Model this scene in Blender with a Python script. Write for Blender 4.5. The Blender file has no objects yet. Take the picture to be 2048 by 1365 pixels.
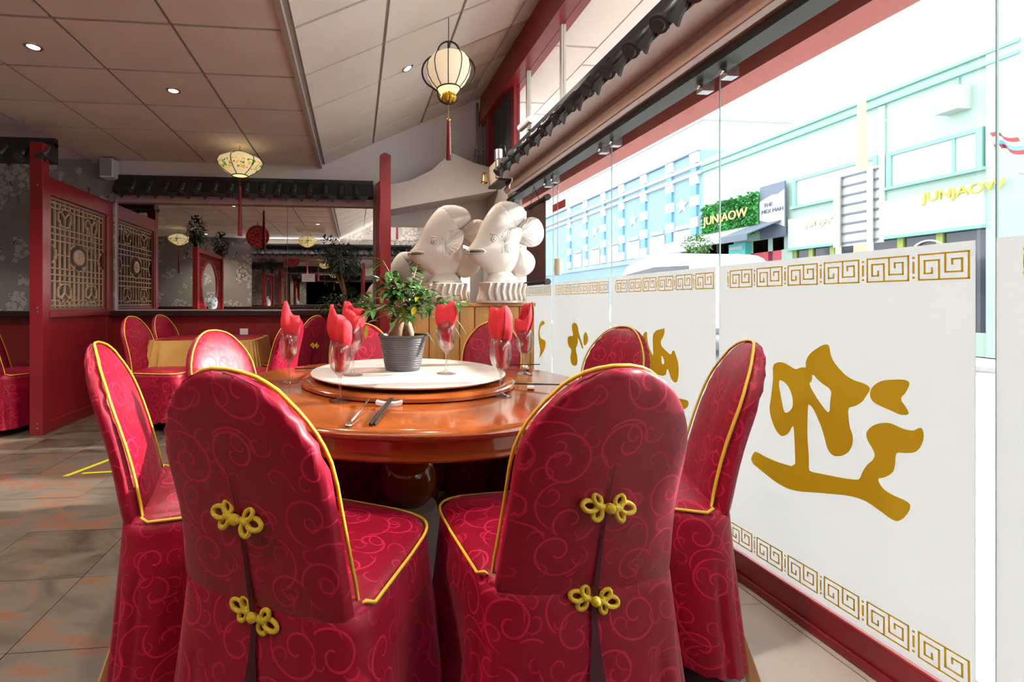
import bpy, bmesh, math, random
from mathutils import Vector, Matrix
random.seed(7)
S = bpy.context.scene
C = S.collection
PI = math.pi
rad = math.radians
# ------------------------------------------------------------------ camera, sky, sun, exposure
HC = 1.13
cd = bpy.data.cameras.new('camera'); cam = bpy.data.objects.new('camera', cd); C.objects.link(cam)
cam.location = (0, 0, HC); cam.rotation_euler = (rad(90), 0, rad(-5.45))
cd.sensor_width = 36; cd.lens = 36 * 930 / 2048
cd.shift_x = 224 / 2048; cd.shift_y = -76.5 / 2048
cd.clip_start = .02; cd.clip_end = 200
S.camera = cam
w = bpy.data.worlds.new('sky'); S.world = w; w.use_nodes = True
w.node_tree.nodes['Background'].inputs[0].default_value = (.93, .97, 1, 1)
w.node_tree.nodes['Background'].inputs[1].default_value = 2.0
sd = bpy.data.lights.new('sun', 'SUN'); sd.energy = 5.5; sd.angle = rad(1.5); sd.color = (1, .95, .88)
so = bpy.data.objects.new('sun', sd); C.objects.link(so)
az, el = rad(4), rad(23.2)
so.rotation_euler = Vector((math.cos(el)*math.cos(az), math.cos(el)*math.sin(az), math.sin(el))).to_track_quat('Z', 'Y').to_euler()
so.location = (8, -2, 6)
S.view_settings.view_transform = 'Standard'; S.view_settings.look = 'None'
S.view_settings.gamma = 1; S.view_settings.use_curve_mapping = False
S.view_settings.exposure = 1.2
S.cycles.max_bounces = 6; S.cycles.transparent_max_bounces = 10; S.cycles.diffuse_bounces = 3; S.cycles.glossy_bounces = 3; S.cycles.transmission_bounces = 4
S.cycles.use_light_tree = False; S.cycles.caustics_reflective = False; S.cycles.caustics_refractive = False
S.cycles.sample_clamp_indirect = 6

# ------------------------------------------------------------------ materials
MATS = {}
def nd(t, k, **kw):
    n = t.nodes.new(k)
    for a, b in kw.items(): setattr(n, a, b)
    return n
def mat(name, col, rough=.5, metal=0, spec=.5, noise=None, bump=None, emit=None, trans=0, sheen=0, coat=0, alpha=1):
    """noise=(scale, amount, stretch) colour variation; bump=(scale, strength)"""
    if name in MATS: return MATS[name]
    m = bpy.data.materials.new(name); m.use_nodes = True; t = m.node_tree
    b = t.nodes['Principled BSDF']; c4 = (*col, 1)
    b.inputs['Base Color'].default_value = c4
    b.inputs['Roughness'].default_value = rough; b.inputs['Metallic'].default_value = metal
    b.inputs['Specular IOR Level'].default_value = spec
    b.inputs['Transmission Weight'].default_value = trans
    b.inputs['Sheen Weight'].default_value = sheen; b.inputs['Coat Weight'].default_value = coat
    b.inputs['Coat Roughness'].default_value = .08
    if emit:
        b.inputs['Emission Color'].default_value = (*emit[0], 1); b.inputs['Emission Strength'].default_value = emit[1]
    if noise or bump:
        tc = nd(t, 'ShaderNodeTexCoord'); mp = nd(t, 'ShaderNodeMapping')
        t.links.new(tc.outputs['Object'], mp.inputs[0])
    if noise:
        st = noise[2] if len(noise) > 2 else (1, 1, 1)
        mp.inputs['Scale'].default_value = st
        n = nd(t, 'ShaderNodeTexNoise'); n.inputs['Scale'].default_value = noise[0]; n.inputs['Detail'].default_value = 5
        t.links.new(mp.outputs[0], n.inputs['Vector'])
        r = nd(t, 'ShaderNodeValToRGB'); a = noise[1]
        r.color_ramp.elements[0].position = .3; r.color_ramp.elements[1].position = .7
        r.color_ramp.elements[0].color = (*[x * (1 - a) for x in col], 1)
        r.color_ramp.elements[1].color = (*[min(1, x * (1 + a)) for x in col], 1)
        t.links.new(n.outputs[0], r.inputs[0]); t.links.new(r.outputs[0], b.inputs['Base Color'])
    if bump:
        n2 = nd(t, 'ShaderNodeTexNoise'); n2.inputs['Scale'].default_value = bump[0]
        t.links.new(mp.outputs[0], n2.inputs['Vector'])
        bp = nd(t, 'ShaderNodeBump'); bp.inputs['Strength'].default_value = bump[1]; bp.inputs['Distance'].default_value = .01
        t.links.new(n2.outputs[0], bp.inputs['Height']); t.links.new(bp.outputs[0], b.inputs['Normal'])
    MATS[name] = m
    return m
def math_(t, op, a, b=None, c=None):
    n = nd(t, 'ShaderNodeMath', operation=op)
    for i, v in enumerate((a, b, c)):
        if v is None: continue
        if isinstance(v, (int, float)): n.inputs[i].default_value = v
        else: t.links.new(v, n.inputs[i])
    return n.outputs[0]
def mixcol(t, f, a, b):
    n = nd(t, 'ShaderNodeMix', data_type='RGBA')
    for s, v in ((n.inputs[0], f), (n.inputs[6], a), (n.inputs[7], b)):
        if isinstance(v, (int, float)): s.default_value = v
        elif isinstance(v, tuple): s.default_value = (*v, 1)
        else: t.links.new(v, s)
    return n.outputs[2]

def brocade(name, base, line, rough, rline):
    """crimson satin with woven scroll pattern, driven by the UV map in metres"""
    m = bpy.data.materials.new(name); m.use_nodes = True; t = m.node_tree; b = t.nodes['Principled BSDF']
    uv = nd(t, 'ShaderNodeUVMap')
    def layer(scale, off, k, rmax, rmin, wdt):
        mp = nd(t, 'ShaderNodeMapping'); mp.inputs['Scale'].default_value = (scale,)*3; mp.inputs['Location'].default_value = (off, off*1.7, 0)
        t.links.new(uv.outputs[0], mp.inputs[0])
        v = nd(t, 'ShaderNodeTexVoronoi', voronoi_dimensions='2D'); v.inputs['Scale'].default_value = 1; v.inputs['Randomness'].default_value = .55
        t.links.new(mp.outputs[0], v.inputs['Vector'])
        s = nd(t, 'ShaderNodeVectorMath', operation='SUBTRACT')
        t.links.new(mp.outputs[0], s.inputs[0]); t.links.new(v.outputs['Position'], s.inputs[1])
        x = nd(t, 'ShaderNodeSeparateXYZ'); t.links.new(s.outputs[0], x.inputs[0])
        cl = nd(t, 'ShaderNodeSeparateColor'); t.links.new(v.outputs['Color'], cl.inputs[0])
        sg = math_(t, 'SUBTRACT', math_(t, 'MULTIPLY', math_(t, 'GREATER_THAN', cl.outputs[0], .5), 2), 1)
        th = math_(t, 'MULTIPLY', math_(t, 'ARCTAN2', x.outputs[1], x.outputs[0]), sg)
        r = v.outputs['Distance']
        ph = math_(t, 'ADD', math_(t, 'ADD', math_(t, 'DIVIDE', th, 2*PI), math_(t, 'MULTIPLY', r, k)), cl.outputs[1])
        f = math_(t, 'ABSOLUTE', math_(t, 'SUBTRACT', math_(t, 'FRACT', ph), .5))
        ln = math_(t, 'LESS_THAN', f, wdt)
        rr = math_(t, 'ADD', rmax, math_(t, 'MULTIPLY', cl.outputs[2], .12))
        return math_(t, 'MULTIPLY', math_(t, 'MULTIPLY', ln, math_(t, 'LESS_THAN', r, rr)), math_(t, 'GREATER_THAN', r, rmin))
    l1 = layer(7.6, 0, 3.1, .40, .05, .062)
    l2 = layer(13.5, 3.3, 2.3, .30, .07, .075)
    l3 = layer(7.6, 5.1, 1.6, .50, .30, .028)
    mk = math_(t, 'MAXIMUM', math_(t, 'MAXIMUM', l1, math_(t, 'MULTIPLY', l2, .75)), l3)
    col = mixcol(t, mk, base, line)
    t.links.new(col, b.inputs['Base Color'])
    rg = math_(t, 'ADD', rough, math_(t, 'MULTIPLY', mk, rline - rough)); t.links.new(rg, b.inputs['Roughness'])
    n = nd(t, 'ShaderNodeTexNoise'); n.inputs['Scale'].default_value = 9; n.inputs['Detail'].default_value = 3
    t.links.new(uv.outputs[0], n.inputs['Vector'])
    h = n.outputs[0]
    bp = nd(t, 'ShaderNodeBump'); bp.inputs['Strength'].default_value = .3; bp.inputs['Distance'].default_value = .015
    t.links.new(h, bp.inputs['Height']); t.links.new(bp.outputs[0], b.inputs['Normal'])
    b.inputs['Specular IOR Level'].default_value = .35
    b.inputs['Sheen Weight'].default_value = .12; b.inputs['Sheen Roughness'].default_value = .4
    b.inputs['Sheen Tint'].default_value = (1, .35, .5, 1)
    MATS[name] = m
    return m
FAB = brocade('crimson brocade', (.265, .0018, .019), (.52, .012, .072), .43, .52)
FABD = mat('crimson lining', (.05, .003, .008), .8)
GOLDC = mat('gold cord', (.80, .60, .03), .45, bump=(300, .3))
PIPE = mat('gold piping', (.78, .54, .04), .4)
RED = mat('red lacquer', (.27, .016, .023), .33, coat=.15, noise=(3, .12))
REDD = mat('dark red lacquer', (.20, .008, .012), .4, coat=.2)
REDW = mat('red painted wainscot', (.23, .013, .015), .4, noise=(2, .1))
WHITE = mat('white wall paint', (.72, .69, .66), .8, noise=(1.5, .04))
TILE = mat('ceiling tile board', (.74, .70, .67), .9, noise=(2.2, .06), bump=(220, .12))
GRID = mat('ceiling grid metal', (.30, .27, .25), .6)
ROOF = mat('dark glazed roof tile', (.022, .025, .024), .38, noise=(6, .3))
WOOD = mat('polished cherry wood', (.30, .072, .013), .14, coat=.5, noise=(7, .28, (1, 1, 1)))
WOODD = mat('dark stained wood', (.035, .012, .008), .35)
PINE = mat('pine', (.66, .34, .10), .4, noise=(5, .18, (6, 6, .5)))
LEGW = mat('pale beech leg', (.50, .28, .12), .45)
MARB = mat('cream laminate', (.74, .68, .62), .22, noise=(60, .05))
CERA = mat('cream glazed ceramic', (.72, .64, .56), .16, coat=.3)
STEEL = mat('brushed steel', (.62, .62, .62), .25, metal=1)
GREYM = mat('grey painted metal', (.42, .40, .37), .4, metal=.4)
BLACK = mat('black plastic', (.012, .012, .013), .35)
BLKM = mat('black metal', (.015, .013, .012), .4)
POT = mat('grey plastic pot', (.085, .085, .09), .45)
SOIL = mat('soil', (.03, .018, .01), .95, bump=(80, .8))
BARK = mat('ficus bark', (.38, .24, .13), .6, noise=(12, .3), bump=(40, .3))
BARKD = mat('brown bark', (.18, .09, .045), .8, noise=(14, .3))
LEAF = mat('glossy leaf', (.05, .17, .035), .25, noise=(9, .5), spec=.6)
LEAFY = mat('yellow leaf', (.45, .48, .02), .35)
LEAFD = mat('dark leaf', (.035, .075, .03), .5, noise=(9, .4))
NAPK = mat('red paper napkin', (.60, .022, .035), .75, bump=(40, .15))
PORC = mat('white porcelain', (.85, .84, .83), .12)
BRASS = mat('brass', (.70, .42, .08), .25, metal=1)
GOLDLEAF = mat('gold lacquer', (.62, .36, .02), .28, metal=.55)
TASSEL = mat('red tassel silk', (.22, .012, .018), .6)
CLOTHG = mat('gold tablecloth', (.55, .33, .09), .5, noise=(5, .12))
def schlick(t, f0, k):
    lw = nd(t, 'ShaderNodeLayerWeight'); lw.inputs[0].default_value = .5
    return math_(t, 'ADD', f0, math_(t, 'MULTIPLY', math_(t, 'POWER', lw.outputs['Facing'], 5), k))
def film_mat():
    m = bpy.data.materials.new('frosted window film'); m.use_nodes = True; t = m.node_tree
    t.nodes.remove(t.nodes['Principled BSDF']); o = t.nodes['Material Output']
    tr = nd(t, 'ShaderNodeBsdfTranslucent'); tr.inputs[0].default_value = (.45, .455, .455, 1)
    df = nd(t, 'ShaderNodeBsdfDiffuse'); df.inputs[0].default_value = (.8, .8, .8, 1)
    gl = nd(t, 'ShaderNodeBsdfGlossy'); gl.inputs['Roughness'].default_value = .12
    m1 = nd(t, 'ShaderNodeMixShader'); m1.inputs[0].default_value = .22
    t.links.new(tr.outputs[0], m1.inputs[1]); t.links.new(df.outputs[0], m1.inputs[2])
    m2 = nd(t, 'ShaderNodeMixShader'); t.links.new(schlick(t, .02, .35), m2.inputs[0])
    t.links.new(m1.outputs[0], m2.inputs[1]); t.links.new(gl.outputs[0], m2.inputs[2]); t.links.new(m2.outputs[0], o.inputs[0])
    MATS['film'] = m; return m
FILM = film_mat()
def pane_mat(name, tint, refl, f0=.02):
    m = bpy.data.materials.new(name); m.use_nodes = True; t = m.node_tree
    t.nodes.remove(t.nodes['Principled BSDF']); o = t.nodes['Material Output']
    tr = nd(t, 'ShaderNodeBsdfTransparent'); tr.inputs[0].default_value = (*tint, 1)
    gl = nd(t, 'ShaderNodeBsdfGlossy'); gl.inputs['Roughness'].default_value = .01
    m2 = nd(t, 'ShaderNodeMixShader'); t.links.new(schlick(t, f0, refl), m2.inputs[0])
    t.links.new(tr.outputs[0], m2.inputs[1]); t.links.new(gl.outputs[0], m2.inputs[2]); t.links.new(m2.outputs[0], o.inputs[0])
    return m
PANE = pane_mat('clear window glass', (.97, .985, .98), .5)
GEDGE = mat('green glass edge', (.30, .45, .43), .2)
def wine_glass():
    m = bpy.data.materials.new('wine glass'); m.use_nodes = True; t = m.node_tree
    t.nodes.remove(t.nodes['Principled BSDF']); o = t.nodes['Material Output']
    tr = nd(t, 'ShaderNodeBsdfTransparent'); tr.inputs[0].default_value = (.97, .98, .98, 1)
    gl = nd(t, 'ShaderNodeBsdfGlass'); gl.inputs['IOR'].default_value = 1.35; gl.inputs['Roughness'].default_value = 0
    gs = nd(t, 'ShaderNodeBsdfGlossy'); gs.inputs['Roughness'].default_value = .02
    m1 = nd(t, 'ShaderNodeMixShader'); m1.inputs[0].default_value = .22
    m2 = nd(t, 'ShaderNodeMixShader'); t.links.new(schlick(t, .10, .9), m2.inputs[0])
    t.links.new(tr.outputs[0], m1.inputs[1]); t.links.new(gl.outputs[0], m1.inputs[2])
    t.links.new(m1.outputs[0], m2.inputs[1]); t.links.new(gs.outputs[0], m2.inputs[2]); t.links.new(m2.outputs[0], o.inputs[0])
    return m
GLASS = wine_glass()
MIRR = mat('mirror silver', (.80, .79, .77), .0, metal=1)
VINYL = mat('gold vinyl', (.84, .63, .055), .5)
def thin_translucent(m, f):
    t = m.node_tree; o = t.nodes['Material Output']; b = t.nodes['Principled BSDF']
    tl = nd(t, 'ShaderNodeBsdfTranslucent'); tl.inputs[0].default_value = b.inputs['Base Color'].default_value
    mx = nd(t, 'ShaderNodeMixShader'); mx.inputs[0].default_value = f
    t.links.new(b.outputs[0], mx.inputs[1]); t.links.new(tl.outputs[0], mx.inputs[2]); t.links.new(mx.outputs[0], o.inputs[0])
thin_translucent(VINYL, .55)
def slate():
    m = bpy.data.materials.new('slate floor tile'); m.use_nodes = True; t = m.node_tree; b = t.nodes['Principled BSDF']
    g = nd(t, 'ShaderNodeNewGeometry'); oi = nd(t, 'ShaderNodeObjectInfo')
    mp = nd(t, 'ShaderNodeMapping'); mp.inputs['Scale'].default_value = (1, 2.2, 1)
    t.links.new(g.outputs['Position'], mp.inputs[0])
    n = nd(t, 'ShaderNodeTexNoise'); n.inputs['Scale'].default_value = 2.6; n.inputs['Detail'].default_value = 7; n.inputs['Roughness'].default_value = .65
    n.inputs['Distortion'].default_value = .8
    sc = math_(t, 'MULTIPLY', oi.outputs['Random'], 40)
    ad = nd(t, 'ShaderNodeVectorMath', operation='ADD'); cb = nd(t, 'ShaderNodeCombineXYZ'); t.links.new(sc, cb.inputs[0]); t.links.new(sc, cb.inputs[2])
    t.links.new(mp.outputs[0], ad.inputs[0]); t.links.new(cb.outputs[0], ad.inputs[1]); t.links.new(ad.outputs[0], n.inputs['Vector'])
    r = nd(t, 'ShaderNodeValToRGB'); e = r.color_ramp.elements
    e[0].position = .30; e[0].color = (.05, .040, .029, 1); e[1].position = .78; e[1].color = (.17, .13, .10, 1)
    for p, c in ((.44, (.10, .082, .062, 1)), (.55, (.14, .115, .09, 1)), (.62, (.21, .075, .028, 1)), (.70, (.12, .095, .07, 1))):
        k = e.new(p); k.color = c
    sh = math_(t, 'ADD', n.outputs[0], math_(t, 'MULTIPLY', math_(t, 'SUBTRACT', oi.outputs['Random'], .5), .12))
    t.links.new(sh, r.inputs[0])
    br = mixcol(t, math_(t, 'MULTIPLY', oi.outputs['Random'], .35), r.outputs[0], (.16, .145, .125))
    t.links.new(br, b.inputs['Base Color'])
    b.inputs['Roughness'].default_value = .28
    bp = nd(t, 'ShaderNodeBump'); bp.inputs['Strength'].default_value = .25; bp.inputs['Distance'].default_value = .01
    t.links.new(n.outputs[0], bp.inputs['Height']); t.links.new(bp.outputs[0], b.inputs['Normal'])
    return m
SLATE = slate()
GROUT = mat('dark grout', (.075, .06, .047), .7)
def wallpaper():
    m = bpy.data.materials.new('blossom wallpaper'); m.use_nodes = True; t = m.node_tree; b = t.nodes['Principled BSDF']
    g = nd(t, 'ShaderNodeNewGeometry'); x = nd(t, 'ShaderNodeSeparateXYZ'); t.links.new(g.outputs['Position'], x.inputs[0])
    cb = nd(t, 'ShaderNodeCombineXYZ'); t.links.new(x.outputs[0], cb.inputs[0]); t.links.new(x.outputs[2], cb.inputs[1])
    v = nd(t, 'ShaderNodeTexVoronoi', voronoi_dimensions='2D'); v.inputs['Scale'].default_value = 14; t.links.new(cb.outputs[0], v.inputs['Vector'])
    s = nd(t, 'ShaderNodeVectorMath', operation='SUBTRACT')
    mp = nd(t, 'ShaderNodeMapping'); mp.inputs['Scale'].default_value = (14, 14, 14); t.links.new(cb.outputs[0], mp.inputs[0])
    v.inputs['Scale'].default_value = 1; t.links.new(mp.outputs[0], v.inputs['Vector'])
    t.links.new(mp.outputs[0], s.inputs[0]); t.links.new(v.outputs['Position'], s.inputs[1])
    p = nd(t, 'ShaderNodeSeparateXYZ'); t.links.new(s.outputs[0], p.inputs[0])
    th = math_(t, 'ARCTAN2', p.outputs[1], p.outputs[0])
    pet = math_(t, 'ADD', .3, math_(t, 'MULTIPLY', math_(t, 'ABSOLUTE', math_(t, 'SINE', math_(t, 'MULTIPLY', th, 2.5))), .2))
    fl = math_(t, 'LESS_THAN', v.outputs['Distance'], pet)
    n = nd(t, 'ShaderNodeTexNoise'); n.inputs['Scale'].default_value = 1.7; n.inputs['Detail'].default_value = 2; t.links.new(cb.outputs[0], n.inputs['Vector'])
    mk = math_(t, 'MULTIPLY', fl, math_(t, 'GREATER_THAN', n.outputs[0], .51))
    n3 = nd(t, 'ShaderNodeTexNoise'); n3.inputs['Scale'].default_value = 40; t.links.new(cb.outputs[0], n3.inputs['Vector'])
    mk = math_(t, 'MULTIPLY', mk, math_(t, 'ADD', .25, n3.outputs[0]))
    # thin dark branch lines
    n2 = nd(t, 'ShaderNodeTexNoise'); n2.inputs['Scale'].default_value = 1.1; n2.inputs['Detail'].default_value = 3; t.links.new(cb.outputs[0], n2.inputs['Vector'])
    brn = math_(t, 'LESS_THAN', math_(t, 'ABSOLUTE', math_(t, 'SUBTRACT', n2.outputs[0], .5)), .004)
    brn = math_(t, 'MULTIPLY', brn, math_(t, 'GREATER_THAN', n.outputs[0], .5))
    c1 = mixcol(t, brn, (.30, .275, .255), (.10, .075, .06))
    c2 = mixcol(t, mk, c1, (.62, .58, .56))
    t.links.new(c2, b.inputs['Base Color']); b.inputs['Roughness'].default_value = .7
    return m
PAPER = wallpaper()

# ------------------------------------------------------------------ mesh helpers
class MB:
    def __init__(s): s.v = []; s.f = []; s.uv = None
    def add(s, vs, fs):
        k = len(s.v); s.v += [tuple(p) for p in vs]; s.f += [tuple(i + k for i in f) for f in fs]; return s
    def box(s, x0, x1, y0, y1, z0, z1):
        return s.add([(x0,y0,z0),(x1,y0,z0),(x1,y1,z0),(x0,y1,z0),(x0,y0,z1),(x1,y0,z1),(x1,y1,z1),(x0,y1,z1)],
                     [(0,3,2,1),(4,5,6,7),(0,1,5,4),(1,2,6,5),(2,3,7,6),(3,0,4,7)])
    def bar(s, p, q, w, t, up=(0,0,1)):
        p = Vector(p); q = Vector(q); d = (q-p).normalized(); u = Vector(up)
        if abs(d.dot(u)) > .99: u = Vector((1,0,0)) if abs(d.x) < .9 else Vector((0,1,0))
        a = d.cross(u).normalized()*w/2; b = a.cross(d).normalized()*t/2
        vs = [p-a-b, p+a-b, p+a+b, p-a+b, q-a-b, q+a-b, q+a+b, q-a+b]
        return s.add(vs, [(0,3,2,1),(4,5,6,7),(0,1,5,4),(1,2,6,5),(2,3,7,6),(3,0,4,7)])
    def tube(s, pts, r, n=8, closed=False, cap=True):
        pts = [Vector(p) for p in pts]; m = len(pts); rs = r if isinstance(r, (list, tuple)) else [r]*m
        vs = []; a = None
        for i, p in enumerate(pts):
            if closed: d = pts[(i+1) % m]-pts[i-1]
            else: d = pts[min(i+1, m-1)]-pts[max(i-1, 0)]
            d = d.normalized() if d.length > 1e-9 else Vector((0,0,1))
            if a is None:
                a = d.orthogonal().normalized()
            else:
                a = (a - d*a.dot(d)); a = a.normalized() if a.length > 1e-6 else d.orthogonal().normalized()
            b = d.cross(a)
            for k in range(n):
                th = 2*PI*k/n; vs.append(p + (a*math.cos(th)+b*math.sin(th))*rs[i])
        fs = []
        for i in range(m if closed else m-1):
            j = (i+1) % m
            for k in range(n):
                fs.append((i*n+k, i*n+(k+1) % n, j*n+(k+1) % n, j*n+k))
        if cap and not closed:
            fs.append(tuple(range(n-1, -1, -1))); fs.append(tuple((m-1)*n+k for k in range(n)))
        return s.add(vs, fs)
    def lathe(s, prof, n=32, c=(0,0,0), a0=0, closed=True):
        vs = []; fs = []; m = len(prof)
        for r, z in prof:
            for k in range(n):
                th = a0 + 2*PI*k/n; vs.append((c[0]+r*math.cos(th), c[1]+r*math.sin(th), c[2]+z))
        for i in range(m-1):
            for k in range(n):
                fs.append((i*n+k, i*n+(k+1) % n, (i+1)*n+(k+1) % n, (i+1)*n+k))
        if closed:
            if prof[0][0] > 1e-5: fs.append(tuple(range(n-1, -1, -1)))
            if prof[-1][0] > 1e-5: fs.append(tuple((m-1)*n+k for k in range(n)))
        return s.add(vs, fs)
    def ball(s, c, r, n=12, sc=(1,1,1)):
        m = n//2; vs = []; fs = []
        for i in range(m+1):
            ph = PI*i/m
            for k in range(n):
                th = 2*PI*k/n
                vs.append((c[0]+sc[0]*r*math.sin(ph)*math.cos(th), c[1]+sc[1]*r*math.sin(ph)*math.sin(th), c[2]-sc[2]*r*math.cos(ph)))
        for i in range(m):
            for k in range(n): fs.append((i*n+k, i*n+(k+1) % n, (i+1)*n+(k+1) % n, (i+1)*n+k))
        return s.add(vs, fs)
    def prism(s, poly, f, t0, t1):
        """extrude polygon; f(a,b,t) -> xyz"""
        n = len(poly); vs = [f(a, b, t0) for a, b in poly]+[f(a, b, t1) for a, b in poly]
        fs = [tuple(range(n-1, -1, -1)), tuple(range(n, 2*n))]+[(i, (i+1) % n, n+(i+1) % n, n+i) for i in range(n)]
        return s.add(vs, fs)
    def inflate(s, poly, c, th, f, rings=7, ridge=0, nr=8, edge=.006):
        """pillow: outline poly in (a,b), centre c, half thickness th, f(a,b,t)->xyz"""
        n = len(poly); vs = []; fs = []
        for sgn in (1, -1):
            k0 = len(vs)
            for i in range(rings+1):
                u = i/rings; q = 1-u
                h = edge + th*math.sqrt(max(0, 1-q*q))**1.1
                for j, (a, b) in enumerate(poly):
                    hh = h + (ridge*math.cos(nr*2*PI*j/n*1.0)*q*u*4 if ridge else 0)
                    vs.append(f(c[0]+(a-c[0])*q, c[1]+(b-c[1])*q, sgn*hh))
            for i in range(rings):
                for j in range(n):
                    a_, b_, c_, d_ = k0+i*n+j, k0+i*n+(j+1) % n, k0+(i+1)*n+(j+1) % n, k0+(i+1)*n+j
                    fs.append((a_, b_, c_, d_) if sgn > 0 else (d_, c_, b_, a_))
        k1 = (rings+1)*n
        for j in range(n): fs.append((j, k1+j, k1+(j+1) % n, (j+1) % n))
        return s.add(vs, fs)
def smooth_poly(p, k=2):
    for _ in range(k):
        q = []
        for i in range(len(p)):
            a, b = p[i], p[(i+1) % len(p)]
            q.append((a[0]*.75+b[0]*.25, a[1]*.75+b[1]*.25)); q.append((a[0]*.25+b[0]*.75, a[1]*.25+b[1]*.75))
        p = q
    return p
def mesh(name, mb, m, smooth=False):
    me = bpy.data.meshes.new(name); me.from_pydata(mb.v, [], mb.f); me.update()
    if mb.uv is not None:
        ul = me.uv_layers.new(name='UVMap')
        for l in me.loops: ul.data[l.index].uv = mb.uv[l.vertex_index]
    me.materials.append(m)
    if smooth: me.polygons.foreach_set('use_smooth', [True]*len(me.polygons))
    return me
def obj(name, mb, m, parent=None, smooth=False, loc=None, rot=None, bevel=0, sharp=None):
    me = mb if isinstance(mb, bpy.types.Mesh) else mesh(name, mb, m, smooth)
    o = bpy.data.objects.new(name, me); C.objects.link(o)
    if sharp:
        try: me.set_sharp_from_angle(angle=rad(sharp))
        except Exception: pass
    if parent: o.parent = parent
    if loc: o.location = loc
    if rot: o.rotation_euler = rot
    if bevel:
        b = o.modifiers.new('bevel', 'BEVEL'); b.width = bevel; b.segments = 2; b.limit_method = 'ANGLE'
    return o
def tag(o, label, cat=None, group=None):
    o['label'] = label
    if cat: o['category'] = cat
    if group: o['group'] = group
    return o
def thing(name, label, cat, loc=(0,0,0), rotz=0, group=None):
    o = bpy.data.objects.new(name, None); C.objects.link(o); o.empty_display_size = .05
    o.location = loc; o.rotation_euler = (0, 0, rotz); return tag(o, label, cat, group)
def struct(name, mb, m, label=None, **k):
    o = obj(name, mb, m, **k); o['kind'] = 'structure'
    if label: o['label'] = label
    return o
def copy_tree(o, parent=None):
    c = o.copy(); C.objects.link(c); c.parent = parent
    for ch in o.children: copy_tree(ch, c)
    return c
def dup(o, loc, rotz, label, group=None, scale=None):
    c = copy_tree(o); c.location = loc; c.rotation_euler = (0, 0, rotz); c['label'] = label
    if group: c['group'] = group
    if scale: c.scale = scale
    return c
TH = rad(5.45); cT, sT = math.cos(TH), math.sin(TH)
def cr(x, y): return (x*cT + y*sT, -x*sT + y*cT)       # view-aligned ground coordinates -> room coordinates

# ------------------------------------------------------------------ the room
YB, YR, XL, XW, ZC, XR = 5.40, -1.0, -6.0, 1.58, 2.70, -.388
floor = struct('floor', MB().box(XL, 1.72, YR, YB, -.06, -.006), GROUT, 'brown slate tiled restaurant floor with dark grout')
tm = mesh('floor_tile', MB().box(-.2386, .2386, -.2086, .2086, -.02, 0), SLATE)
SUNTILE = mat('sunlit floor tile', (.74, .69, .62), .18, noise=(4, .05))  # bright window light on the slate floor put into a pale tile colour
tm2 = mesh('floor_tile', MB().box(-.2105, .2105, -.2086, .2086, -.02, 0), SUNTILE)
tm3 = mesh('floor_tile', MB().box(-.146, .146, -.2086, .2086, -.02, 0), SLATE)
xs = [-1.36 + .48*k for k in range(-10, 5)]; ys = [1.82 + .42*k for k in range(-7, 9)]
for y in ys:
    if y > 5.3: continue
    for x in xs:
        if x < XL: continue
        obj('floor_tile', tm, SLATE, floor, loc=(x, y, random.uniform(-.0012, .0008)))
    obj('floor_tile', tm3, SLATE, floor, loc=(.948, y, 0)); obj('floor_tile', tm2, SUNTILE, floor, loc=(1.308, y, 0))
obj('floor_edge_strip', MB().box(1.525, 1.60, YR, YB, -.02, -.001), SUNTILE, floor)
# flat suspended ceiling
ceil = struct('ceiling', MB().box(XL, XR, YR, YB, ZC+.012, ZC+.06), GRID, 'flat suspended ceiling of white tiles')
cm = mesh('ceiling_tile', MB().box(-.303, .303, -.2715, .2715, 0, .02), TILE)
for i in range(9):
    for j in range(-6, 5):
        y = 2.731+.565*(j+.5)
        if y-.28 < YR-.3: continue
        obj('ceiling_tile', cm, TILE, ceil, loc=(XR-.022-.628*(i+.5), y, ZC))
obj('ceiling_edge_angle', MB().box(XR-.03, XR+.004, YR, YB, ZC-.03, ZC+.03), mat('ridge strip', (.42, .38, .35), .6), ceil)
# sloping ceiling that rises to the window side
SL = math.atan2(.90, 1.95); LS = 2.15
ceil2 = struct('ceiling.001', MB().box(0, LS+.1, YR, YB, .012, .06), GRID, 'sloping ceiling of cream tiles rising to the window side',
               loc=(XR, 0, ZC), rot=(0, -SL, 0))
STAIN = mat('water stained tile board', (.60, .52, .42), .9, noise=(3, .22))
TILE2 = mat('ceiling tile cream', (.80, .745, .68), .9, noise=(2.2, .05), bump=(220, .12))
cm2 = mesh('ceiling_tile', MB().box(-.296, .296, -.2715, .2715, 0, .02), TILE2)
cm3 = mesh('ceiling_tile', MB().box(-.296, .296, -.2715, .2715, 0, .02), STAIN)
cm4 = mesh('ceiling_tile', MB().box(-.125, .125, -.2715, .2715, 0, .02), TILE2)
for i in range(4):
    for j in range(-6, 5):
        y = 2.731+.565*(j+.5)
        if i < 3: obj('ceiling_tile', cm3 if (i == 2 and j in (2, 3)) else cm2, TILE2, ceil2, loc=(.03+.618*(i+.5), y, 0))
        else: obj('ceiling_tile', cm3 if j in (2,) else cm4, TILE2, ceil2, loc=(.03+.618*3+.13, y, 0)).scale = ((.42, 1, 1) if j == 2 else (1, 1, 1))
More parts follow.
